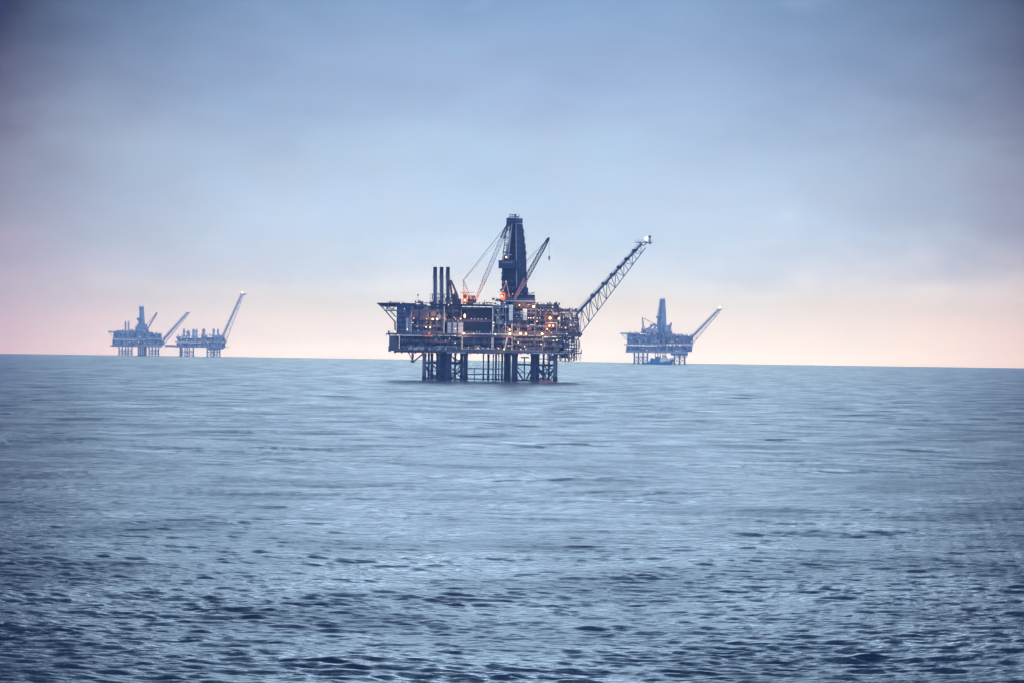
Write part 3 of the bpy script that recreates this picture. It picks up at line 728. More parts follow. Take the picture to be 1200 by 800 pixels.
    def ht(mb):
        for y in (-9, 9):
            mb.beam(P(444.5, 356, y), P(463.5, 378, y), .55); mb.beam(P(452, 359, y), P(464, 371.5, y), .5); mb.beam(P(444.5, 356.5, y), P(466, 364.5, y), .35)
            mb.beam(P(455, 358, y), P(452.5, 364.5, y), .3); mb.beam(P(455, 358, y), P(459.5, 364.5, y), .3); mb.beam(P(463, 358, y), P(459.5, 364.5, y), .3); mb.beam(P(452, 364.3, y), P(466, 364.3, y), .4)
            mb.beam(P(462.8, 376, y), P(463, 388, y), .6, M['steel'])
        for f_ in (.2, .5, .8): a = Vector(P(444.5, 356, -9)).lerp(Vector(P(463.5, 378, -9)), f_); mb.beam(a, a + Vector((0, 18, 0)), .35)
    one('support_truss', M['steel'], h, ht, split=6)
    def net(mb):
        x0, _, z = P(441.2, 354.9); x1 = S.X(487)
        for y in (-20.5, 20.5): mb.rail((x0 + 7, y, z), (x1 - 7, y, z), None, .5, None, .1)
        mb.box(*[S.X(457), S.X(457.9)], -12, -11.4, z, z + 1.0)
    one('safety_net', M['hull'], h, net, split=4)
    def lq(mb):
        rbox(mb, S, 465.5, 357.6, 481.5, 391, -20, 16); rbox(mb, S, 466, 356.9, 500, 363, -17, 14, M['hull'])
        for i in range(5):
            for j in range(5):
                if (i * 7 + j * 3) % 4: rbox(mb, S, 466.2 + i * 2.4, 362.5 + j * 5.6, 468.2 + i * 2.4, 367.2 + j * 5.6, -20.3, -20.004, random.Random(i * 9 + j).choice([M['clad'], M['cladb'], M['hull'], M['steel']]))
        rbox(mb, S, 476.6, 373, 479.4, 389, -20.9, -20.31, M['pale']); rbox(mb, S, 480.6, 370, 481.6, 390, -21.2, -20.5, M['pale']); rbox(mb, S, 473.5, 366.8, 480.5, 372.4, -20.8, -20.31, M['cladb'])
    q = one('accommodation_block', M['clad'], root, lq, split=4)
    for i in range(4):
        for j in range(5):
            def wd(mb, i=i, j=j):
                rbox(mb, S, 467.2 + i * 2.7, 364.2 + j * 5.4, 468.3 + i * 2.7, 365.6 + j * 5.4, -21.0, -20.91, M['pale']); rbox(mb, S, 467.35 + i * 2.7, 364.4 + j * 5.4, 468.15 + i * 2.7, 365.4 + j * 5.4, -21.1, -21.004, M['glass'])
            one('window', M['pale'], q, wd)
    def mast(mb):
        mb.tube(P(490, 356, -5), P(490, 345.5, -5), .16, None, .1, 6); mb.blob(P(490, 346, -5), .55); mb.tube(P(486.5, 356, -5), P(486.5, 352, -5), .12); rbox(mb, S, 490, 352.5, 492.5, 356, -8, -2, M['steel'])
    one('radio_mast', M['steel'], root, mast, split=4)
    module(S, root, 482, 358.5, 520, 391, -22, 16, [366, 374.5, 383.5], 21, 'process_module', M['hull'], M['steel'], dens=1.5, xb=.3,
           pal=[(M['hull'], 6), (M['steel'], 3), (M['mauve'], 3), (M['clad'], 4), (M['pale'], 1.2), (M['rusty'], 1.5)])
    def rb(mb):
        rbox(mb, S, 492.3, 363.2, 503.2, 375.3, -23.4, -18, M['mauve']); rbox(mb, S, 505.5, 365, 511, 371, -23, -18, M['mauve']); rbox(mb, S, 484, 364, 491, 372, -23, -18, M['mauve'])
        for i in range(6): rbox(mb, S, 492.8 + i * 1.75, 363.8, 493.2 + i * 1.75, 374.8, -23.6, -23.404, M['steel'])
    one('equipment_house', M['mauve'], root, rb, split=6)
    # middle: dark windbreak around the wells with three pale tanks in front
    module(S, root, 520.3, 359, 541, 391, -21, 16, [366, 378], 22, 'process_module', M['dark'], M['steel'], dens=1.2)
    def dk(mb):
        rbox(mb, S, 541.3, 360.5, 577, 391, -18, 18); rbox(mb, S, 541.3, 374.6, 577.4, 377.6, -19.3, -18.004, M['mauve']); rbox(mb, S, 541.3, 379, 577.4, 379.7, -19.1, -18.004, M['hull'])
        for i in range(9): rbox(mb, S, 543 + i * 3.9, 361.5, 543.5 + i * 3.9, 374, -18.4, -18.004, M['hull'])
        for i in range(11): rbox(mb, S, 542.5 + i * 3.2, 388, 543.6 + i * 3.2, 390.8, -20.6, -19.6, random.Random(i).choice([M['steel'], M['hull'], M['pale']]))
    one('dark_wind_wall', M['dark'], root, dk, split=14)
    deck(S, root, 505, 356.9, 578, 358.6, -21, 20, M['hull'], M['hull']); deck(S, root, 516, 361.6, 563.5, 362.3, -24.0, -20, M['steel'], M['steel'], False, 'pipe_rack')
    for a, c in ((524.8, 529.3), (530.8, 535.6), (536.9, 543.0)):
        def tk(mb, a=a, c=c):
            rbox(mb, S, a, 378.4, c, 390.6, -23.6, -20.4, M['pale']); rbox(mb, S, a + .3, 377.8, c - .3, 378.4, -23.2, -20.8, M['steel'])
            for f_ in (382.4, 386.4): rbox(mb, S, a, f_, c, f_ + .35, -23.85, -23.604, M['steel'])
        one('storage_tank', M['pale'], root, tk)
    # exhaust stacks
    for px in (510.1, 517.6, 525.0):
        def st(mb, px=px):
            a = P(px, 357, -6); b = P(px, 313.6, -6)
            mb.tube(a, b, 1.0, None, 1.0, 14); mb.tube((b[0], b[1], b[2] - 7), (b[0], b[1], b[2] + .2), 1.12, M['dark'], 1.12, 14)
        o = one('exhaust_stack', M['hull'], root, st)
        def cg(mb, px=px):
            a = Vector(P(px, 357, -6)); b = Vector(P(px, 323, -6)); mb.truss(a, b, 2.6, 2.5, 2.6, 2.5, 13, .16, M['pale'])
        one('lattice_cage', M['steel'], o, cg)
    def sb(mb):
        rg = random.Random(8)
        for _ in range(60):
            px = rg.uniform(504, 531); py = rg.uniform(344, 358); m = rg.choice([M['pale'], M['steel'], M['steel'], M['hull'], M['clad']]); y = rg.uniform(-12, -3)
            if rg.random() < .5: mb.tube(P(px, py, y), P(px, py + rg.uniform(2, 9), y), rg.uniform(.1, .3), m, None, 6)
            else: mb.tube(P(px, py, y), P(px + rg.uniform(2, 6), py, y), rg.uniform(.1, .3), m, None, 6)
        for px in (504.6, 513.8, 521.4, 528.6): mb.beam(P(px, 344, -10), P(px, 357, -10), .25, M['pale'])
        for py in (345, 350, 354): mb.beam(P(504.6, py, -10), P(529, py, -10), .22, M['steel'])
        for a, b in ((505, 356), (514, 354), (522, 352), (526, 355)): rbox(mb, S, a, b - 2, a + 2.6, b + 1.5, -9, -5, rg.choice([M['steel'], M['pale']]))
    one('exhaust_frame', M['steel'], root, sb, split=6)
    # dark folded crane beside the stacks
    def fc(mb):
        for a, b, wv in (((527.4, 330), (530.8, 353), 1.1), ((528.8, 329.5), (536.2, 347), 1.2), ((536.2, 347), (537, 356), 1.3)):
            for y in (-11, -9): mb.beam(P(*a, y), P(*b, y), wv)
        mb.beam(P(526.8, 331, -10), P(529.5, 329.2, -10), 1.3, M['hull'])
        rbox(mb, S, 530.5, 345.5, 536, 357, -12.2, -7.8, M['dark']); rbox(mb, S, 536.1, 350.5, 540.5, 357, -12, -8, M['dark']); mb.tube(P(534, 358, -10), P(534, 355, -10), 2, M['hull'], None, 14)
        mb.beam(P(532.5, 346, -10), P(534.5, 341, -10), 1.0, M['dark'])
    one('folded_crane', M['dred'], root, fc, split=4)
    crane(S, root, (550.5, 358), (556.8, 354), (596.5, 261), (543.2, 328.6), -12, 4.4, (542.2, 344.5, 558, 355.6), M['orange'], .30, True, None, lab='orange and red crane left of the derrick')
    crane(S, root, (594, 356), (602.3, 352), (642.2, 280.6), (593.2, 330.5), -17, 4.4, (586.4, 343.8, 601.5, 352.6), M['orange'], .34, True, (642.6, 301), lab='crane in front of the derrick with a dark boom', mid_mat=M['clad'])
    # derrick: a clad square tower turned towards the corner
    def dr(mb):
        a = math.radians(35)
        def ring(px_l, px_c, px_r, py):
            xl, _, z = P(px_l, py); xc = P(px_c, py)[0]; xr = P(px_r, py)[0]
            s1, s2 = xc - xl, xr - xc; y0 = -6.0
            c0 = Vector((xc, y0, z)); l = Vector((xl, y0 + s1 * .7, z)); r = Vector((xr, y0 + s2 * 1.3, z)); b = l + r - c0
            return [c0, r, b, l]
        R = [ring(588.0, 605.2, 617.6, 352), ring(588.0, 605.2, 617.4, 330), ring(588.5, 605.0, 617.0, 306), ring(595.2, 604.8, 615.6, 288), ring(597.2, 604.6, 612.4, 262.6)]
        for p, q in zip(R, R[1:]):
            o = len(mb.v); mb.v += [tuple(v) for v in p + q]
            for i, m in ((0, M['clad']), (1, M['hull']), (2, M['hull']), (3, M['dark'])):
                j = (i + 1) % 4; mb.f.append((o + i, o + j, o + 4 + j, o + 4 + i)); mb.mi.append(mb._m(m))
        for p, q in zip(R, R[1:]): mb.beam(p[0] + Vector((0, -.25, 0)), q[0] + Vector((0, -.25, 0)), .42, M['pale'])
        for p, q in zip(R, R[1:]):                    # horizontal seams and ribs proud of the cladding
            for f_ in (0, .33, .66):
                c = p[0].lerp(q[0], f_); r = p[1].lerp(q[1], f_); l = p[3].lerp(q[3], f_); o_ = Vector((0, -.25, 0))
                mb.beam(c + o_, r + o_, .26, M['steel']); mb.beam(c + o_, l + o_, .22, M['cladb'])
        for f_ in (.3, .6):
            for p, q in zip(R, R[1:]): mb.beam(p[0].lerp(p[1], f_) + Vector((0, -.2, 0)), q[0].lerp(q[1], f_) + Vector((0, -.2, 0)), .2, M['steel'])
    d = one('derrick', M['clad'], root, dr)
    def cap(mb):
        rbox(mb, S, 593.4, 256.2, 604.9, 262.4, -7.5, 3, M['clad']); rbox(mb, S, 605.0, 256.4, 612.4, 262.2, -6.5, 3, M['cladb']); rbox(mb, S, 594.4, 255.6, 604.6, 256.2, -7, 3, M['steel'])
    one('crown_house', M['clad'], d, cap)
    def crn(mb):
        z = S.Z(600, 256); x0, x1 = S.X(594.6), S.X(604)
        for zz in (z + 1.0, z + 2.2): mb.beam((x0, -6, zz), (x1, -6, zz), .22); mb.beam((x0, 2, zz), (x1, 2, zz), .22)
        for i in range(6): x = x0 + (x1 - x0) * i / 5; mb.beam((x, -6, z), (x, -6, z + 2.3), .22); mb.beam((x, 2, z), (x, 2, z + 2.3), .2)
        mb.tube((x0 + 3, -2, z + 1.2), (x1 - .5, -2, z + 1.2), .7, M['steel']); rbox(mb, S, 605, 251.6, 608.6, 255.6, -3, 0, M['pale'])
        mb.beam(P(606.5, 256, -2), P(606.5, 250.5, -2), .3)
    one('crown_railing', M['steel'], d, crn, split=6)
    def lat(mb):                                       # open lattice corner with ladders on the left
        A = [Vector(P(588.6, 306, -1)), Vector(P(597.0, 306, 5)), Vector(P(594.0, 263, -2)), Vector(P(598, 263, 4))]
        mb.beam(A[0], A[2], .45, M['hull']); mb.beam(A[1], A[3], .4, M['hull'])
        for i in range(9):
            p = A[0].lerp(A[2], i / 9); q = A[1].lerp(A[3], (i + 1) / 9); mb.beam(p, q, .26, M['clad'])
            p2 = A[0].lerp(A[2], (i + 1) / 9); mb.beam(p2, q, .24, M['pale'])
        mb.beam(P(599.8, 263, -9.5), P(595.2, 304, -9.5), .7, M['pale']); mb.tube(P(598.6, 270, -9), P(595, 287, -9), .55, M['white'], .3, 8); mb.tube(P(595, 287, -9), P(592, 300, -9), .5, M['pale'], .4, 8)
        mb.beam(P(589, 299.5, -9), P(600, 299, -9), .5, M['pale'])
        for py in (270, 278, 286, 294): mb.beam(P(592 + (306 - py) * .06, py, -9), P(598.5, py, -9), .3, M['steel'])
        for i in range(5): rbox(mb, S, 588.8, 300 + i * 1.3, 589.6 + i % 2, 300.6 + i * 1.3, -8, -6, M['white'])
    one('lattice_corner', M['hull'], d, lat, split=8)
    def mk(mb):
        rbox(mb, S, 584.2, 306.0, 605.2, 314.8, -10.5, 6, M['clad']); rbox(mb, S, 605.3, 307.4, 610.2, 316.2, -9, 6, M['cladb']); rbox(mb, S, 584.0, 305.6, 605.4, 306.0, -10.8, 6.2, M['steel'])
        for i in range(4): rbox(mb, S, 588 + i * 3.4, 307.6, 590.2 + i * 3.4, 308.4, -10.8, -10.504, M['pale'])
        rbox(mb, S, 584.4, 311, 605, 311.4, -10.8, -10.504, M['hull'])
    def ld_(mb):
        rg = random.Random(6)
        for py in (270, 279, 288, 296, 321, 328):
            f_ = (352 - py) / 90.0; xl = 588 + max(0, (306 - py)) * .19; xr = 617.5 - max(0, (306 - py)) * .11
            rbox(mb, S, xl - .9, py, xl + 3.2, py + .6, -9.5, -3, M['hull']); rbox(mb, S, xl - .7, py - 2, xl - .3, py, -9, -8.5, M['steel'])
            rbox(mb, S, xr - 1.2, py + 2, xr + 1.1, py + 2.7, -2, 2, M['hull']); rbox(mb, S, xr - .2, py - 1, xr + .7, py + 1.2, -2, 2, M['steel'])
        for _ in range(26): px = rg.uniform(587, 601); py = rg.uniform(316, 340); rbox(mb, S, px, py, px + rg.uniform(.3, .9), py + rg.uniform(.6, 2.6), -9.8, -9.2, rg.choice([M['steel'], M['hull'], M['pale'], M['dark']]))
    one('ledge', M['hull'], d, ld_, split=14)
    one('monkey_board', M['clad'], d, mk, split=4)
    def sub(mb):
        rbox(mb, S, 603.4, 337.4, 618.8, 345.4, -12, 6, M['hull']); rbox(mb, S, 612.5, 338.0, 618.7, 344.6, -12.3, -12.004, M['clad']); rbox(mb, S, 602, 345.6, 626.6, 353.2, -13, 8, M['hull'])
        rbox(mb, S, 619, 346.2, 626.4, 352.8, -13.4, -13.004, M['clad'])
        for i in range(8): rbox(mb, S, 612.6 + i * 1.75, 346.6, 613.0 + i * 1.75, 352.6, -13.65, -13.41, M['steel'])
        rbox(mb, S, 586.5, 352.6, 603, 357.5, -12, 8, M['dark']); rbox(mb, S, 594.5, 336.7, 603, 337.2, -13, -8, M['steel']); rbox(mb, S, 606, 344.9, 612.5, 345.5, -13.4, -12.5, M['pale'])
        for py in (337, ): rbox(mb, S, 588, py - .3, 617, py + .3, -9, -8.4, M['steel'])
    one('substructure', M['hull'], root, sub, split=8)
    def eq(mb):
        rg = random.Random(3)
        for _ in range(34):
            px = rg.uniform(578, 600); py = rg.uniform(344, 357); q_ = rg.uniform(.6, 2.4)
            if px < 585 or py > 352: rbox(mb, S, px, py, px + q_, py + q_ * .8, -14, -12.5, rg.choice([M['steel'], M['hull'], M['hull'], M['pale']]))
        for px, py in ((576.5, 349.5), (586, 339), (586.2, 345)): rbox(mb, S, px, py, px + 2.6, py + 2.6, -10, -8, M['steel'])
    one('deck_equipment', M['steel'], root, eq, split=14)
    deck(S, root, 588, 352.8, 627, 353.9, -22, 14, M['steel'], M['pale'])
    # modules right of the middle
    module(S, root, 577, 358, 600, 391, -23.5, 14, [361, 370, 380], 31, 'process_module', M['dark'], M['pale'], dens=1.25, xb=.1)
    module(S, root, 600, 354.2, 627, 391, -23, 14, [361.5, 369, 376, 383.5], 32, 'process_module', M['hull'], M['mauve'], dens=1.2, xb=.15)
    module(S, root, 627, 360, 656, 391, -22.5, 14, [365, 369.5, 377, 384], 33, 'process_module', M['hull'], M['mauve'], dens=1.2, xb=.2,
           pal=[(M['steel'], 3), (M['hull'], 5), (M['mauve'], 3), (M['clad'], 3), (M['rusty'], 3), (M['pale'], 1.5)])
    module(S, root, 656, 365.5, 676, 391, -21.5, 12, [372, 378.5, 385], 34, 'process_module', M['hull'], M['mauve'], dens=1.3, xb=.6, open_r=4.5)
    def tops(mb):
        rbox(mb, S, 628.2, 357.2, 654.5, 360.6, -20, 10, M['dark']); rbox(mb, S, 630, 358.2, 653.8, 360.0, -20.4, -20.004, M['cladb'])
        rbox(mb, S, 654.6, 361.9, 659, 366, -18, 8, M['clad']); rbox(mb, S, 660, 363.0, 666.5, 365.4, -17, 2, M['steel'])
        for i in range(9): rbox(mb, S, 656 + i * 2.4, 363.8 + (i % 3) * .5, 657.2 + i * 2.4, 366, -19 + i % 3, -15, [M['steel'], M['pink'], M['mauve'], M['rusty']][i % 4])
        mb.beam(P(664, 364.6, -16), P(676, 364.8, -16), .4, M['pink'])
    one('roof_house', M['hull'], root, tops, split=14)
    for a, b, c, d_ in ((596.2, 357.9, 600.9, 376.0), (612.3, 362.6, 617.1, 375.6)):
        def wt(mb, a=a, b=b, c=c, d_=d_):
            cx = (a + c) / 2; mb.tube(P(cx, d_, -25.4), P(cx, b, -25.4), (c - a) * .25 , None, None, 14); mb.tube(P(cx, b + .1, -25.4), P(cx, b - .8, -25.4), (c - a) * .2, M['steel'], .4, 12)
            for py in (b + 4, b + 8): mb.tube(P(cx, py, -25.4), P(cx, py + .4, -25.4), (c - a) * .265, M['pale'], None, 14)
            rbox(mb, S, a, d_, c, d_ + .6, -26.5, -23.6, M['steel'])
        one('white_silo', M['white'], root, wt)
    def beams(mb):
        for a, b, c, m in ((576.5, 360.4, 595, 'pale'), (576.5, 369.4, 590, 'pale'), (600, 353.2, 627, 'pale'), (606, 376.4, 620, 'steel'), (618.5, 382.2, 640, 'pale'), (639, 378.4, 651, 'pale'), (626, 369.8, 640, 'mauve')):
            rbox(mb, S, a, b, c, b + .75, -24.6, -24.05, M[m])
        for px, a, b, m in ((589.8, 354, 370, 'pale'), (638.6, 363, 392, 'mauve'), (647.6, 365, 369, 'pale'), (651.7, 378.5, 392, 'pale'), (628.4, 365, 391, 'steel'), (590.5, 393, 412, 'steel'), (663, 379, 391, 'steel')):
            rbox(mb, S, px - .32, a, px + .32, b, -24.9, -24.35, M[m])
        mb.beam(P(594.5, 395, -24.8), P(591, 409, -24.8), .7, M['pale'])
    one('outer_frame', M['pale'], root, beams, split=20)
    def rustbits(mb):
        rbox(mb, S, 636.5, 370.6, 647.6, 376.4, -22.9, -22.0, M['rusty']); rbox(mb, S, 638, 378.6, 648, 385, -22.9, -22, M['rusty']); rbox(mb, S, 618.5, 383.4, 622.5, 387, -22.9, -22, M['rusty'])
        rbox(mb, S, 604, 355, 616, 360, -23.4, -22.8, M['rusty']); rbox(mb, S, 622, 356, 626.5, 362, -23.4, -22.8, M['rusty']); mb.blob(P(668.5, 388.5, -23), 1.9, M['rusty'], 12, 8)
        rbox(mb, S, 497, 392.9, 508, 394.6, -26.2, -25.45, M['orange']); rbox(mb, S, 515, 389.6, 517.5, 391.6, -24.8, -24.1, M['red']); rbox(mb, S, 482.6, 371.6, 486, 375.2, -24, -23, M['red'])
        mb.beam(P(500, 373.4, -23.8), P(513, 373.4, -23.8), .35, M['rusty'])
    one('rusty_housing', M['rusty'], root, rustbits, split=12)
    def sky_(mb):
        rg = random.Random(21)
        for a, b, py, n in ((484, 505, 356.6, 14), (541, 577, 356.6, 20), (578, 588, 353, 10), (627, 655, 357, 16), (655, 676, 364.6, 26), (604, 627, 345.4, 8)):
            for _ in range(n):
                px = rg.uniform(a, b); y = rg.uniform(-18, 6); h_ = rg.uniform(.8, 3.2); m = rg.choice([M['hull'], M['steel'], M['mauve'], M['clad'], M['pale']])
                r = rg.random()
                if r < .4: rbox(mb, S, px, py - h_, px + rg.uniform(.8, 2.6), py + .6, y, y + 2, m)
                elif r < .75: mb.tube(P(px, py + .5, y), P(px, py - h_ * 1.4, y), rg.uniform(.12, .35), m, None, 6)
                else: mb.tube(P(px, py - h_ * .7, y), P(min(b, px + rg.uniform(2, 7)), py - h_ * .7, y), rg.uniform(.12, .3), m, None, 6)
    one('deck_equipment', M['steel'], root, sky_, split=30)
    def side_(mb):
        rg = random.Random(22)
        for _ in range(26):
            px = rg.uniform(672, 679); py = rg.uniform(366, 411); y = rg.uniform(-20, -6); m = rg.choice([M['hull'], M['steel'], M['mauve']])
            if rg.random() < .5: mb.tube(P(px, py, y), P(px + rg.uniform(-3, 1), min(412, py + rg.uniform(3, 9)), y), .22, m, None, 6)
            else: mb.tube(P(px - 5, py, y), P(px, py, y), .22, m, None, 6)
        for px in (674.5, 677.5): mb.beam(P(px, 367 + (px - 674) * 4, -14), P(px, 411, -14), .4, M['mauve'])
        for py in (398, 404.5, 411): mb.box(S.P(670, py)[0], S.P(678.5, py)[0], -20, -8, S.P(674, py)[2] - .2, S.P(674, py)[2] + .15, M['steel'])
    one('end_frame', M['steel'], root, side_, split=8)
    # brackets that carry the flare boom
    def fb(mb):
        for y in (-8, 8):
            mb.beam(P(668, 366, y), P(678, 391, y), .6); mb.beam(P(668, 391.6, y), P(682, 391.8, y), .9); mb.beam(P(676.5, 366, y), P(678, 391, y), .5); mb.beam(P(666, 383, y), P(678, 382, y), .7); mb.beam(P(666, 375, y), P(678, 376, y), .6)
        rbox(mb, S, 664, 390.6, 682, 393.2, -12, 12, M['steel']); rbox(mb, S, 664, 374.6, 677.5, 376.6, -11, 11, M['hull']); rbox(mb, S, 664, 382.6, 677.5, 384.6, -11, 11, M['hull'])
    one('boom_bracket', M['steel'], root, fb, split=4)
    flare(S, root, (676.5, 366.5), (680, 391.5), (751, 286.2), (756.6, 290.4), 0, 5.0, 15, .5, (M['boom'], M['walk']), (757.2, 280.4), 1.0, 1.3, (761.6, 286.5, 277.6), (744.4, 283.9, 764.6, 284.7), 'long dark lattice flare boom reaching up to the right', bands=True)
    # lamps
    W = [(507.5, 374.4, 'warm', .8, 2200), (512.8, 374.4, 'warm', .8, 2200), (500, 383.6, 'warm', .55, 0), (504.8, 384, 'orange', .6, 900), (543.8, 390.8, 'warm', .75, 2500), (555, 391, 'white', .5, 0),
         (597.2, 391.2, 'warm', .95, 3000), (597, 386.6, 'warm', .7, 0), (609.4, 391.2, 'warm', 1.1, 4200), (616, 391.4, 'warm', .7, 1200), (634.8, 391.6, 'warm', 1.0, 3500), (624.8, 360, 'warm', .95, 3500),
         (608.4, 358.2, 'yellow', .6, 900), (644, 373.2, 'warm', 1.15, 2000), (654.2, 373.6, 'warm', .8, 2500), (643.2, 382, 'orange', .8, 1000), (647.6, 382, 'orange', .7, 0), (640.6, 386, 'warm', .6, 0),
         (652, 398.6, 'yellow', .65, 0), (590.6, 408.8, 'yellow', .7, 500), (478.2, 386.4, 'white', .6, 300), (463.4, 388.2, 'white', .6, 0), (578.3, 378.5, 'white', .7, 0), (578.5, 382, 'yellow', .5, 0),
         (619, 373, 'warm', .45, 0), (621.6, 373, 'warm', .45, 0), (625, 373, 'warm', .4, 0), (629, 373.2, 'dim', .5, 0), (632, 373.2, 'dim', .5, 0), (628.8, 377, 'yellow', .6, 0), (618.4, 382.6, 'white', .5, 0),
         (662, 384.6, 'yellow', .6, 0), (663.4, 391.5, 'white', .55, 0), (646.8, 360.2, 'yellow', .6, 0), (592.4, 360, 'white', .6, 0), (591.4, 355.2, 'white', .5, 0), (580.5, 391.8, 'white', .8, 0), (540, 374, 'orange', .5, 0),
         (532.6, 372.6, 'yellow', .4, 0), (534.4, 374.4, 'yellow', .4, 0), (522.6, 374.4, 'yellow', .35, 0), (485.6, 373.4, 'white', .5, 0), (484.6, 378.4, 'white', .5, 0), (500.6, 374, 'white', .4, 0), (474.8, 362.4, 'white', .45, 0),
         (470.4, 355.6, 'yellow', .5, 0), (489.6, 383, 'white', .4, 0), (503.5, 391, 'white', .4, 0), (534, 385.6, 'white', .6, 0), (533.6, 393.6, 'white', .5, 0), (533.8, 401.6, 'white', .5, 0), (560.2, 407.2, 'yellow', .5, 0),
         (572, 407.6, 'dim', .5, 0), (566, 407.8, 'dim', .4, 0), (584, 407.8, 'orange', .35, 0), (549, 407, 'dim', .4, 0), (610, 409, 'white', .5, 0), (616, 409.2, 'white', .4, 0), (527.4, 396.8, 'dim', .4, 0),
         (569.4, 374, 'dim', .4, 0), (564.4, 374.4, 'dim', .4, 0), (560.4, 374.2, 'dim', .4, 0), (556.2, 374.2, 'dim', .4, 0), (552.4, 374, 'dim', .4, 0), (593, 302.4, 'warm', .8, 700), (606.4, 252.8, 'warm', .5, 0),
         (592.6, 330.6, 'white', .5, 0), (589.4, 341, 'white', .4, 0), (600.8, 345, 'white', .4, 0), (522.4, 347.6, 'yellow', .5, 0), (526, 358, 'yellow', .5, 0), (545, 352.5, 'warm', .5, 3000), (588.2, 347.5, 'orange', .4, 1300), (556, 351, 'dim', .3, 2500), (657.4, 384, 'dim', .4, 0),
         (631, 364.2, 'white', .35, 0), (635.4, 364.2, 'white', .35, 0), (641.8, 364.4, 'white', .35, 0), (645.8, 364.4, 'white', .35, 0), (583, 364, 'white', .4, 0), (583.4, 372.4, 'white', .4, 0), (592, 380.4, 'white', .4, 0),
         (605.5, 371.4, 'white', .35, 0), (610.6, 371.4, 'white', .35, 0), (664.5, 372, 'white', .35, 0), (659.6, 372.4, 'white', .35, 0), (653.5, 391.2, 'white', .35, 0), (645.5, 390.4, 'white', .35, 0), (660.4, 399.8, 'white', .45, 0)]
    for px, py, kd, r, li in W:
        y = -26.6 if py > 356 else (-9 if py < 300 and px > 600 else -19.6)
        lamp(S, root, px, py, y, kd, r * (.66 if kd in ('warm', 'orange') else .58), None, li)
    o = lamp(S, root, 544.8, 370.8, -25, 'orange', .5, 2.4, 1800)
    rg = random.Random(77)
    for _ in range(4): lamp(S, root, rg.uniform(600, 660), rg.uniform(395, 408), -25.6, 'white', .35)
    return S
near_platform()

# ------------------------------------------------------------------ 2. far platforms
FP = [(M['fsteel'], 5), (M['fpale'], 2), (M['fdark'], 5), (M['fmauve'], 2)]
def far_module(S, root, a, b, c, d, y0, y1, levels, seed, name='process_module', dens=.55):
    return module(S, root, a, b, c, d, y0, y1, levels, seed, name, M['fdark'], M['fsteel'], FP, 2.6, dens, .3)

def tower(S, root, pts, cap, board, y=-4):
    """clad derrick from (left, corner, right, py) rings"""
    def dr(mb):
        R = []
        for l_, c_, r_, py in pts:
            xl, _, z = S.P(l_, py); xc = S.P(c_, py)[0]; xr = S.P(r_, py)[0]
            c0 = Vector((xc, y, z)); l = Vector((xl, y + (xc - xl) * .7, z)); r = Vector((xr, y + (xr - xc) * 1.3, z)); R.append([c0, r, l + r - c0, l])
        for p, q in zip(R, R[1:]):
            o = len(mb.v); mb.v += [tuple(v) for v in p + q]
            for i, m in ((0, M['fsteel']), (1, M['fdark']), (2, M['fdark']), (3, M['fdark'])):
                j = (i + 1) % 4; mb.f.append((o + i, o + j, o + 4 + j, o + 4 + i)); mb.mi.append(mb._m(m))
            mb.beam(p[0] + Vector((0, -.4, 0)), q[0] + Vector((0, -.4, 0)), .8, M['fpale'])
            for f_ in (0, .5): mb.beam(p[0].lerp(q[0], f_) + Vector((0, -.4, 0)), p[1].lerp(q[1], f_) + Vector((0, -.4, 0)), .5, M['fdark'])
    d = one('derrick', M['fsteel'], root, dr)
    def cp(mb):
        rbox(mb, S, *cap, y - 2, y + 8, M['fdark']); a, b, c, _ = cap
        for i in range(4): px = a + (c - a) * (i + .3) / 4; mb.beam(S.P(px, b, y), S.P(px, b - 1.6, y), .7, M['fdark'])
    one('crown_house', M['fdark'], d, cp)
    one('monkey_board', M['fdark'], d, lambda mb: rbox(mb, S, *board, y - 4, y + 8))
    return d

def far_braces(S, root, legs, top, bot, y):
    for a, b in zip(legs, legs[1:]):
        if b - a > 12: continue
        brace(S, root, (a, top, y), (b, top, y), 1.0, M['fdark']); brace(S, root, (a, top + .5, y), (b, bot, y), .7, M['fdark']); brace(S, root, (b, top + .5, y), (a, bot, y), .7, M['fsteel']); brace(S, root, (a, top - 3, y + 14), (b, top, y + 14), .6, M['fsteel'])

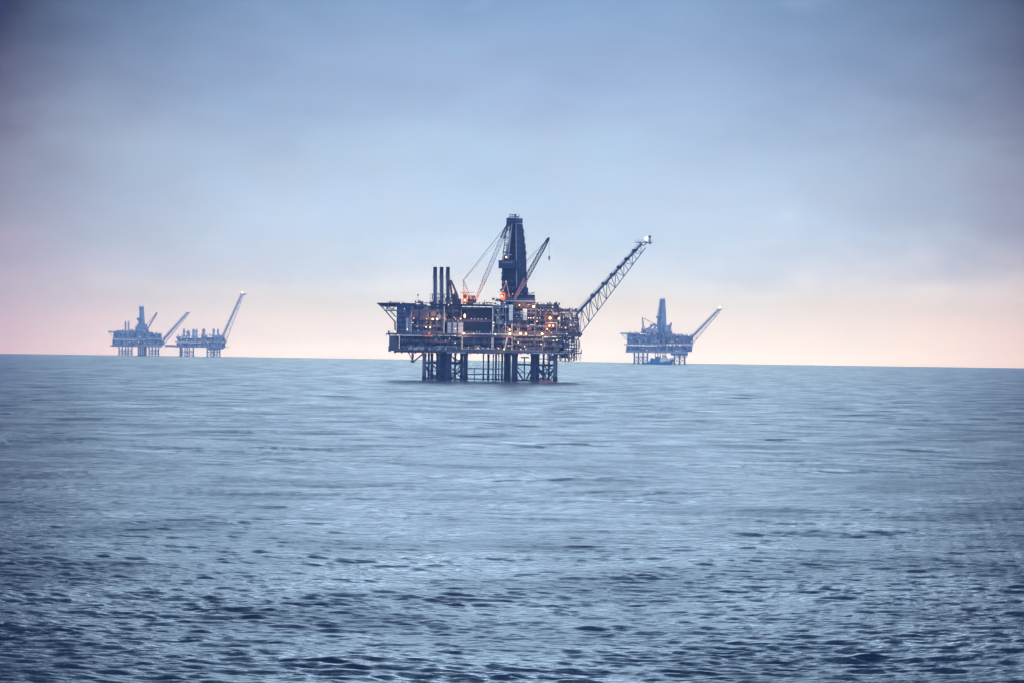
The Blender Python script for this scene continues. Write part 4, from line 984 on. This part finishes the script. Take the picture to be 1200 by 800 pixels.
def right_platform():
    S = Site(772, 427, 9500.0); root = S.root('oil_platform')
    tag(root, 'hazy blue drilling platform far off with a supply ship lying under its deck', 'oil platform', 'oil platforms standing in the sea')
    lg = [743.5, 748.5, 753.6, 759, 790.5, 796.5, 802.6]
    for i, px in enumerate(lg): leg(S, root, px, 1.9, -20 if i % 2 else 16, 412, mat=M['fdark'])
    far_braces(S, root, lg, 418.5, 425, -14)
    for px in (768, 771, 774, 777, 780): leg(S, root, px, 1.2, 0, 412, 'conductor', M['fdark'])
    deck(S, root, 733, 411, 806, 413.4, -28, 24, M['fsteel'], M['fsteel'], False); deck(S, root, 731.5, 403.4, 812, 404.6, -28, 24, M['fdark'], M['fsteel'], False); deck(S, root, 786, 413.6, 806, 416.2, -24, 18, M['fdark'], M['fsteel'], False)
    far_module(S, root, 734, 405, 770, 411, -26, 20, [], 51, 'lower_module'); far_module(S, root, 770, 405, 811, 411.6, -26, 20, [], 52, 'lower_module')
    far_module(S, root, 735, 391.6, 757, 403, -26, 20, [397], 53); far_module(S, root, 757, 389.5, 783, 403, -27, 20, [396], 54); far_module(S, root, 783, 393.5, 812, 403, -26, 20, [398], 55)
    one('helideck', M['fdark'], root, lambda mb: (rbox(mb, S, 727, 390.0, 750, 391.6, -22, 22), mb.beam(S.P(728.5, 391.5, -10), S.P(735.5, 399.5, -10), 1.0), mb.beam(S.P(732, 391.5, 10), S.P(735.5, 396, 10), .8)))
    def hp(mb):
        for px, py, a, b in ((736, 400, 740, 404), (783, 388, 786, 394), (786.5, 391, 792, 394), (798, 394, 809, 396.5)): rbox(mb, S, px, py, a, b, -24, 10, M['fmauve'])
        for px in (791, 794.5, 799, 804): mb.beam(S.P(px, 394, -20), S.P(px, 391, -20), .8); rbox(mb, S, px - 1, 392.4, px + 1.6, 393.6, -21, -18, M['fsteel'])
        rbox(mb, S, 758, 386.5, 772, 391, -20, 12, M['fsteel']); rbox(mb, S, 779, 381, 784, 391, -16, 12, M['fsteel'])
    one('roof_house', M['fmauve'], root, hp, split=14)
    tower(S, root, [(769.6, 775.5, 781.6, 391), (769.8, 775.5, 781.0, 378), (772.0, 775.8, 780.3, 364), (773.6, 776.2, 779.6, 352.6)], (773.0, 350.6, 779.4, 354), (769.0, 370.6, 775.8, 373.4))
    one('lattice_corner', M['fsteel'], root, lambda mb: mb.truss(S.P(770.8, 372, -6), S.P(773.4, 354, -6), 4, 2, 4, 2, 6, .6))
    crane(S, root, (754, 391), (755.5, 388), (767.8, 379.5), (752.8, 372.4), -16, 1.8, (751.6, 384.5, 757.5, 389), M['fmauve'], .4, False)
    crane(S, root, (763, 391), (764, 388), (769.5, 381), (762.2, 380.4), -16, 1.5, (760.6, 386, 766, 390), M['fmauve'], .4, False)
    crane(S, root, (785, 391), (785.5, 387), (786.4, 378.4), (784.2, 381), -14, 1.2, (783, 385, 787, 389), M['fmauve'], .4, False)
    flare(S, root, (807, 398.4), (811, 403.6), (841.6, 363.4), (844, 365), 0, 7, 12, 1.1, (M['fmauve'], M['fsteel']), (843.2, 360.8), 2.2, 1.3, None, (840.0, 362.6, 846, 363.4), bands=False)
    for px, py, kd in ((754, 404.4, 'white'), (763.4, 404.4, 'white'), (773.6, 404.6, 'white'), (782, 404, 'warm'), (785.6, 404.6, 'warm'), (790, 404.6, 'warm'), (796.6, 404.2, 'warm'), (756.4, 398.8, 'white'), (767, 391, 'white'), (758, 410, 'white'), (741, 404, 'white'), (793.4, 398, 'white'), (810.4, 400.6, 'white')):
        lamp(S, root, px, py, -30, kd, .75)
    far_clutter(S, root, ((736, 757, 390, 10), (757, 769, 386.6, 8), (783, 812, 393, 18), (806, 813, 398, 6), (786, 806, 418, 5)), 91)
    return S
def far_clutter(S, root, spans, seed):
    rg = random.Random(seed)
    def f(mb):
        for a, b, py, n in spans:
            for _ in range(n):
                px = rg.uniform(a, b); y = rg.uniform(-16, 8); h_ = rg.uniform(.4, 1.9); m = rg.choice([M['fdark'], M['fsteel'], M['fmauve']])
                if rg.random() < .55: rbox(mb, S, px, py - h_, px + rg.uniform(.5, 1.8), py + .5, y, y + 5, m)
                else: mb.tube(S.P(px, py + .5, y), S.P(px, py - h_ * 1.6, y), rg.uniform(.3, .7), m, None, 6)
    one('deck_equipment', M['fdark'], root, f, split=20)
RS = right_platform()

def left_platform():
    S = Site(165, 417, 12000.0); root = S.root('oil_platform')
    tag(root, 'hazy blue drilling platform far off, with a derrick and a footbridge to its neighbour', 'oil platform', 'oil platforms standing in the sea')
    lg = [139.6, 143.4, 147.2, 150.4, 154.6, 174.6, 178.4, 182.2, 185.8]
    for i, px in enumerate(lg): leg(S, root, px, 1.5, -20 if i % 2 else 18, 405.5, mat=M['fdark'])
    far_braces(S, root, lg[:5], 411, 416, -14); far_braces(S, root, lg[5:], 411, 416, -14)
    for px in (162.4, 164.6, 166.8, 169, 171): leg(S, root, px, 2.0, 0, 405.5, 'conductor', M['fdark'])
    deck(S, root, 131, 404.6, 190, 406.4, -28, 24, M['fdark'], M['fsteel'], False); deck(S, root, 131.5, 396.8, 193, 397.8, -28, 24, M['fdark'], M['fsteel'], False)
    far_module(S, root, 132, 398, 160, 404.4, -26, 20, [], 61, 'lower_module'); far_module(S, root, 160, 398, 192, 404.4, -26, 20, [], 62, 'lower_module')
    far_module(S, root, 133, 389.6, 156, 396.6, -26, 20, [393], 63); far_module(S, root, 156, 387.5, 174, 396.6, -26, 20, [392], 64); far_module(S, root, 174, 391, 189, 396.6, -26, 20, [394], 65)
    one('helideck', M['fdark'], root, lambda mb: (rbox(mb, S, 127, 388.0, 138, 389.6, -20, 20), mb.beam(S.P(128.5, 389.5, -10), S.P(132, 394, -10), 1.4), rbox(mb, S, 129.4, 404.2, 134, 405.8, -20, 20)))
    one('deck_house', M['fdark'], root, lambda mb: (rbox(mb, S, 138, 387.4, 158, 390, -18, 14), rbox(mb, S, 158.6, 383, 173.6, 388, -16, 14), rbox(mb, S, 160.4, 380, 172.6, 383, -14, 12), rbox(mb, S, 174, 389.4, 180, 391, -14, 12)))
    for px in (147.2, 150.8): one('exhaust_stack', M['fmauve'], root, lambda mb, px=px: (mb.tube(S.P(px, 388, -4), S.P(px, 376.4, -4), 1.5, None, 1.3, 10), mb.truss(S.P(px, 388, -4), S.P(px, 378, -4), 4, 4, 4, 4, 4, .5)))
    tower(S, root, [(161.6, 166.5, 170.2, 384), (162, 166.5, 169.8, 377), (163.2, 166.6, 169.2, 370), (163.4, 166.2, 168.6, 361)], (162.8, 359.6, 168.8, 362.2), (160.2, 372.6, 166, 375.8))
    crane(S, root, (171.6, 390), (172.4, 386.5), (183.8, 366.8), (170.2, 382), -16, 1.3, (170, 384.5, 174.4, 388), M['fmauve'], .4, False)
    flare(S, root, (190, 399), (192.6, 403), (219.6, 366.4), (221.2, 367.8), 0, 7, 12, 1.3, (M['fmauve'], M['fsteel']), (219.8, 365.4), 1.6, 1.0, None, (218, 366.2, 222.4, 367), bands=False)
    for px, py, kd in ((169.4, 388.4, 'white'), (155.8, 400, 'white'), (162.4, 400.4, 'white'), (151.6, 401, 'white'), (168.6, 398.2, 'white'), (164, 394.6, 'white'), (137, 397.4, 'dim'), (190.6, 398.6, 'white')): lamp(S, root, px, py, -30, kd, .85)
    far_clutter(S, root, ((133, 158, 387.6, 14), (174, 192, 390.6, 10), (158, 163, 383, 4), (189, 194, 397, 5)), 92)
    return S
LS = left_platform()

def process_platform():
    S = Site(234, 418, 12000.0); root = S.root('gas_platform')
    tag(root, 'hazy blue platform without a derrick, carrying short stacks and the steepest flare boom', 'gas platform', 'oil platforms standing in the sea')
    lg = [211.6, 219.6, 226.6, 242.8, 250, 257.6]
    for i, px in enumerate(lg): leg(S, root, px, 2.2 if i in (0,) else 1.6, -20 if i % 2 else 18, 407, mat=M['fdark'])
    for px in (213.4, 217, 222, 247.4, 251.6, 254.4): leg(S, root, px, 1.2, 18, 407, mat=M['fdark'])
    far_braces(S, root, lg[:3], 412, 417.5, -14); far_braces(S, root, lg[3:], 412, 417.5, -14)
    deck(S, root, 206, 405.6, 264, 407.2, -28, 24, M['fdark'], M['fsteel'], False); deck(S, root, 205, 400.2, 265.5, 401.2, -28, 24, M['fdark'], M['fsteel'], False)
    far_module(S, root, 207, 401.4, 235, 405.4, -26, 20, [], 71, 'lower_module'); far_module(S, root, 235, 401.4, 264, 405.6, -26, 20, [], 72, 'lower_module')
    far_module(S, root, 208, 395.6, 236, 400, -26, 20, [], 73); far_module(S, root, 236, 395, 263.5, 400, -26, 20, [], 74)
    one('cellar_housing', M['fdark'], root, lambda mb: (rbox(mb, S, 244, 407.4, 258, 410, -20, 14), rbox(mb, S, 258.2, 407.4, 262, 409, -18, 12), rbox(mb, S, 264, 406.2, 268.6, 406.9, -10, 6)))
    one('deck_house', M['fsteel'], root, lambda mb: (rbox(mb, S, 206.5, 394, 213, 397, -20, 14), rbox(mb, S, 213.4, 393, 222.8, 395.4, -20, 14), rbox(mb, S, 224.5, 393.2, 232, 395.4, -20, 14), rbox(mb, S, 235.5, 392.6, 243, 395, -20, 14), rbox(mb, S, 248.5, 392.8, 260, 395, -20, 14)))
    for a, b, c in ((214.4, 217, 385.6), (218.6, 222.4, 387), (225.2, 228.6, 385.4), (229.2, 231.6, 385.8), (236.8, 240.6, 385.2), (249, 251.8, 385.2), (254.2, 256.4, 385.8)):
        one('exhaust_stack', M['fsteel'], root, lambda mb, a=a, b=b, c=c: (rbox(mb, S, a, c + .8, b, 393.2, -10, 4), rbox(mb, S, a - .3, c + 2.6, b + .3, c + 3.4, -11, 5, M['fdark']), mb.tube(S.P((a + b) / 2, c + 1, -3), S.P((a + b) / 2, c - .4, -3), 1.5, M['fdark'], 1.5, 10)))
    flare(S, root, (258.4, 399), (263.6, 403), (282.6, 346.4), (285.0, 347), 0, 8, 14, 1.25, (M['fmauve'], M['fsteel']), (283.8, 343.0), 2.6, .9, None, (281.4, 344.8, 288.4, 345.8), bands=False)
    for px, py, kd in ((213.4, 396, 'white'), (216.6, 395.6, 'white'), (220.4, 394.6, 'white'), (223.4, 395.8, 'white'), (211.6, 397.4, 'white'), (234.6, 401.4, 'white'), (219, 398.4, 'dim'), (233.6, 405.4, 'dim'), (243, 401, 'white'), (261, 401.2, 'dim')): lamp(S, root, px, py, -30, kd, .85)
    far_clutter(S, root, ((206, 262, 393, 30), (262, 266, 400, 5)), 93)
    return S
GS = process_platform()

# bridge between the two left platforms
def footbridge():
    e = LS.root('footbridge'); tag(e, 'narrow steel footbridge high above the water, joining the two neighbouring far platforms', 'footbridge')
    a = LS.P(193.2, 404.9, 0); b = LS.P(205.8, 405.1, 0)
    one('span', M['fdark'], e, lambda mb: mb.truss(a, b, 4.6, 4.6, 4, 4, 8, .9))
    one('floor', M['fdark'], e, lambda mb: mb.box(a[0], b[0], -1.8, 1.8, a[2] - 2.3, a[2] - 1.7))
    one('pipe', M['fsteel'], e, lambda mb: mb.tube((a[0], 0, a[2] - .6), (b[0], 0, b[2] - .6), .9))
footbridge()

# ------------------------------------------------------------------ 3. the supply ship under the right platform
def ship():
    S = Site(772, 425.5, 9350.0); root = S.root('supply_ship')
    tag(root, 'blue hulled supply ship with a white bow, lying among the legs of a far platform', 'ship')
    Ls, x0 = 56.0, S.X(754.4)
    def hull(mb):
        secs = [(0, 6.5, 3.4), (.08, 7.5, 3.4), (.3, 8, 3.5), (.5, 8, 3.9), (.64, 7.9, 5.0), (.78, 7.0, 7.0), (.9, 4.6, 8.8), (.97, 2.2, 9.8), (1.0, .3, 10.4)]
        o = len(mb.v)
        for f, hb, zt in secs:
            rake = max(0, f - .75) * 18
            for y, z in ((-hb, zt), (-hb * .92, 0), (-hb * .5, -2.5), (hb * .5, -2.5), (hb * .92, 0), (hb, zt)): mb.v.append((x0 + f * Ls - (rake * (1 - (z + 2.5) / (zt + 2.5)) if f > .75 else 0), y, z))
        k = mb._m(None)
        for i in range(len(secs) - 1):
            for j in range(5): a = o + i * 6 + j; mb.f.append((a, a + 1, a + 7, a + 6)); mb.mi.append(k)
            a = o + i * 6; mb.f.append((a + 5, a, a + 6, a + 11)); mb.mi.append(mb._m(M['fsteel']))
        mb.f.append(tuple(o + j for j in range(6))); mb.f.append(tuple(o + (len(secs) - 1) * 6 + j for j in range(6))[::-1]); mb.mi += [k, k]
    h = one('hull', M['shipblue'], root, hull)
    def bul(mb):
        pts = [(.60, 7.9, 4.9, 7.4), (.70, 7.6, 5.8, 9.4), (.80, 6.8, 7.2, 11.2), (.90, 4.9, 8.7, 12.6), (1.0, .6, 10.3, 13.6)]
        for p, q in zip(pts, pts[1:]):
            for s in (-1, 1):
                A = [(x0 + p[0] * Ls, s * p[1], p[2]), (x0 + q[0] * Ls, s * q[1], q[2]), (x0 + q[0] * Ls, s * q[1], q[3]), (x0 + p[0] * Ls, s * p[1], p[3])]
                o = len(mb.v); mb.v += A + [(a, b - s * .4, c) for a, b, c in A]; k = mb._m(None)
                for f in ((0, 1, 2, 3), (7, 6, 5, 4), (3, 2, 6, 7), (0, 4, 5, 1), (0, 3, 7, 4), (1, 5, 6, 2)): mb.f.append(tuple(o + i for i in f)); mb.mi.append(k)
    one('bulwark', M['white'], h, bul)
    one('superstructure', M['white'], root, lambda mb: (mb.box(x0 + 30, x0 + 47, -6.5, 6.5, 5, 10.5), mb.box(x0 + 32, x0 + 44, -5.8, 5.8, 10.503, 13.6), mb.box(x0 + 34, x0 + 42, -6.4, 6.4, 13.603, 16.4), mb.box(x0 + 33.9, x0 + 42.1, -6.5, 6.5, 14.4, 15.6, M['glass'])))
    one('mast', M['fsteel'], root, lambda mb: (mb.tube((x0 + 38, 0, 16.4), (x0 + 38, 0, 21), .5, None, .2, 8), mb.beam((x0 + 38, -2, 19), (x0 + 38, 2, 19), .3)))
    one('funnel', M['fdark'], root, lambda mb: (mb.box(x0 + 27, x0 + 29.8, -5.5, -3, 5, 14), mb.box(x0 + 27, x0 + 29.8, 3, 5.5, 5, 14)))
    one('deck_cargo', M['fdark'], root, lambda mb: (mb.box(x0 + 12, x0 + 21, -6, 6, 3.5, 10.5, M['shipblue']), mb.box(x0 + 21.3, x0 + 29.5, -6, 5, 3.6, 14.5, M['shipblue']), mb.box(x0 + 5, x0 + 12, -5, 5, 3.45, 6.0, M['fsteel']), mb.box(x0 + 13, x0 + 18, -3, 4, 10.51, 12, M['fsteel'])))
ship()

# unidentified red patch by the near platform's right legs, built float-shaped
def red_patch():
    S = Site(640, 447.2, 2965.0); e = S.root('float'); tag(e, 'low red shape lying on the water beside the legs of the near platform', 'float')
    one('body', M['red'], e, lambda mb: (mb.tube((-3.6, 0, .25), (3.6, 0, .25), .55, None, None, 10), mb.blob((-3.6, 0, .25), .55), mb.blob((3.6, 0, .25), .55), mb.tube((-3.4, 1.8, .25), (3.4, 1.8, .25), .5, None, None, 10)))
    one('cross_bar', M['dred'], e, lambda mb: (mb.beam((-2, 0, .7), (-2, 1.8, .7), .25), mb.beam((2, 0, .7), (2, 1.8, .7), .25)))
red_patch()

# thin smoke drifting off the right platform's flare
def smoke():
    S = Site(843, 427, 9500.0); e = MB(); rg = random.Random(2)
    for i in range(7): e.blob((1 + i * 1.6 + rg.uniform(-1, 1), 0, S.Z(843, 356) + i * 4.2 - 2), (3.2 + i * .4, 3.2, 3.6), None, 12, 8)
    m = bpy.data.materials.new('flare_smoke'); m.use_nodes = True; t = m.node_tree; t.nodes.clear()
    o_ = t.nodes.new('ShaderNodeOutputMaterial'); p = t.nodes.new('ShaderNodeVolumePrincipled'); p.inputs['Color'].default_value = (.45, .30, .33, 1); p.inputs['Density'].default_value = .012
    t.links.new(p.outputs[0], o_.inputs['Volume']); o = e.build('smoke', m); o.location = (S.D * math.sin(S.az), S.D * math.cos(S.az), -S.drop)
    tag(o, 'thin pinkish smoke rising from the flare of a far platform', 'smoke', None, 'stuff')
smoke()
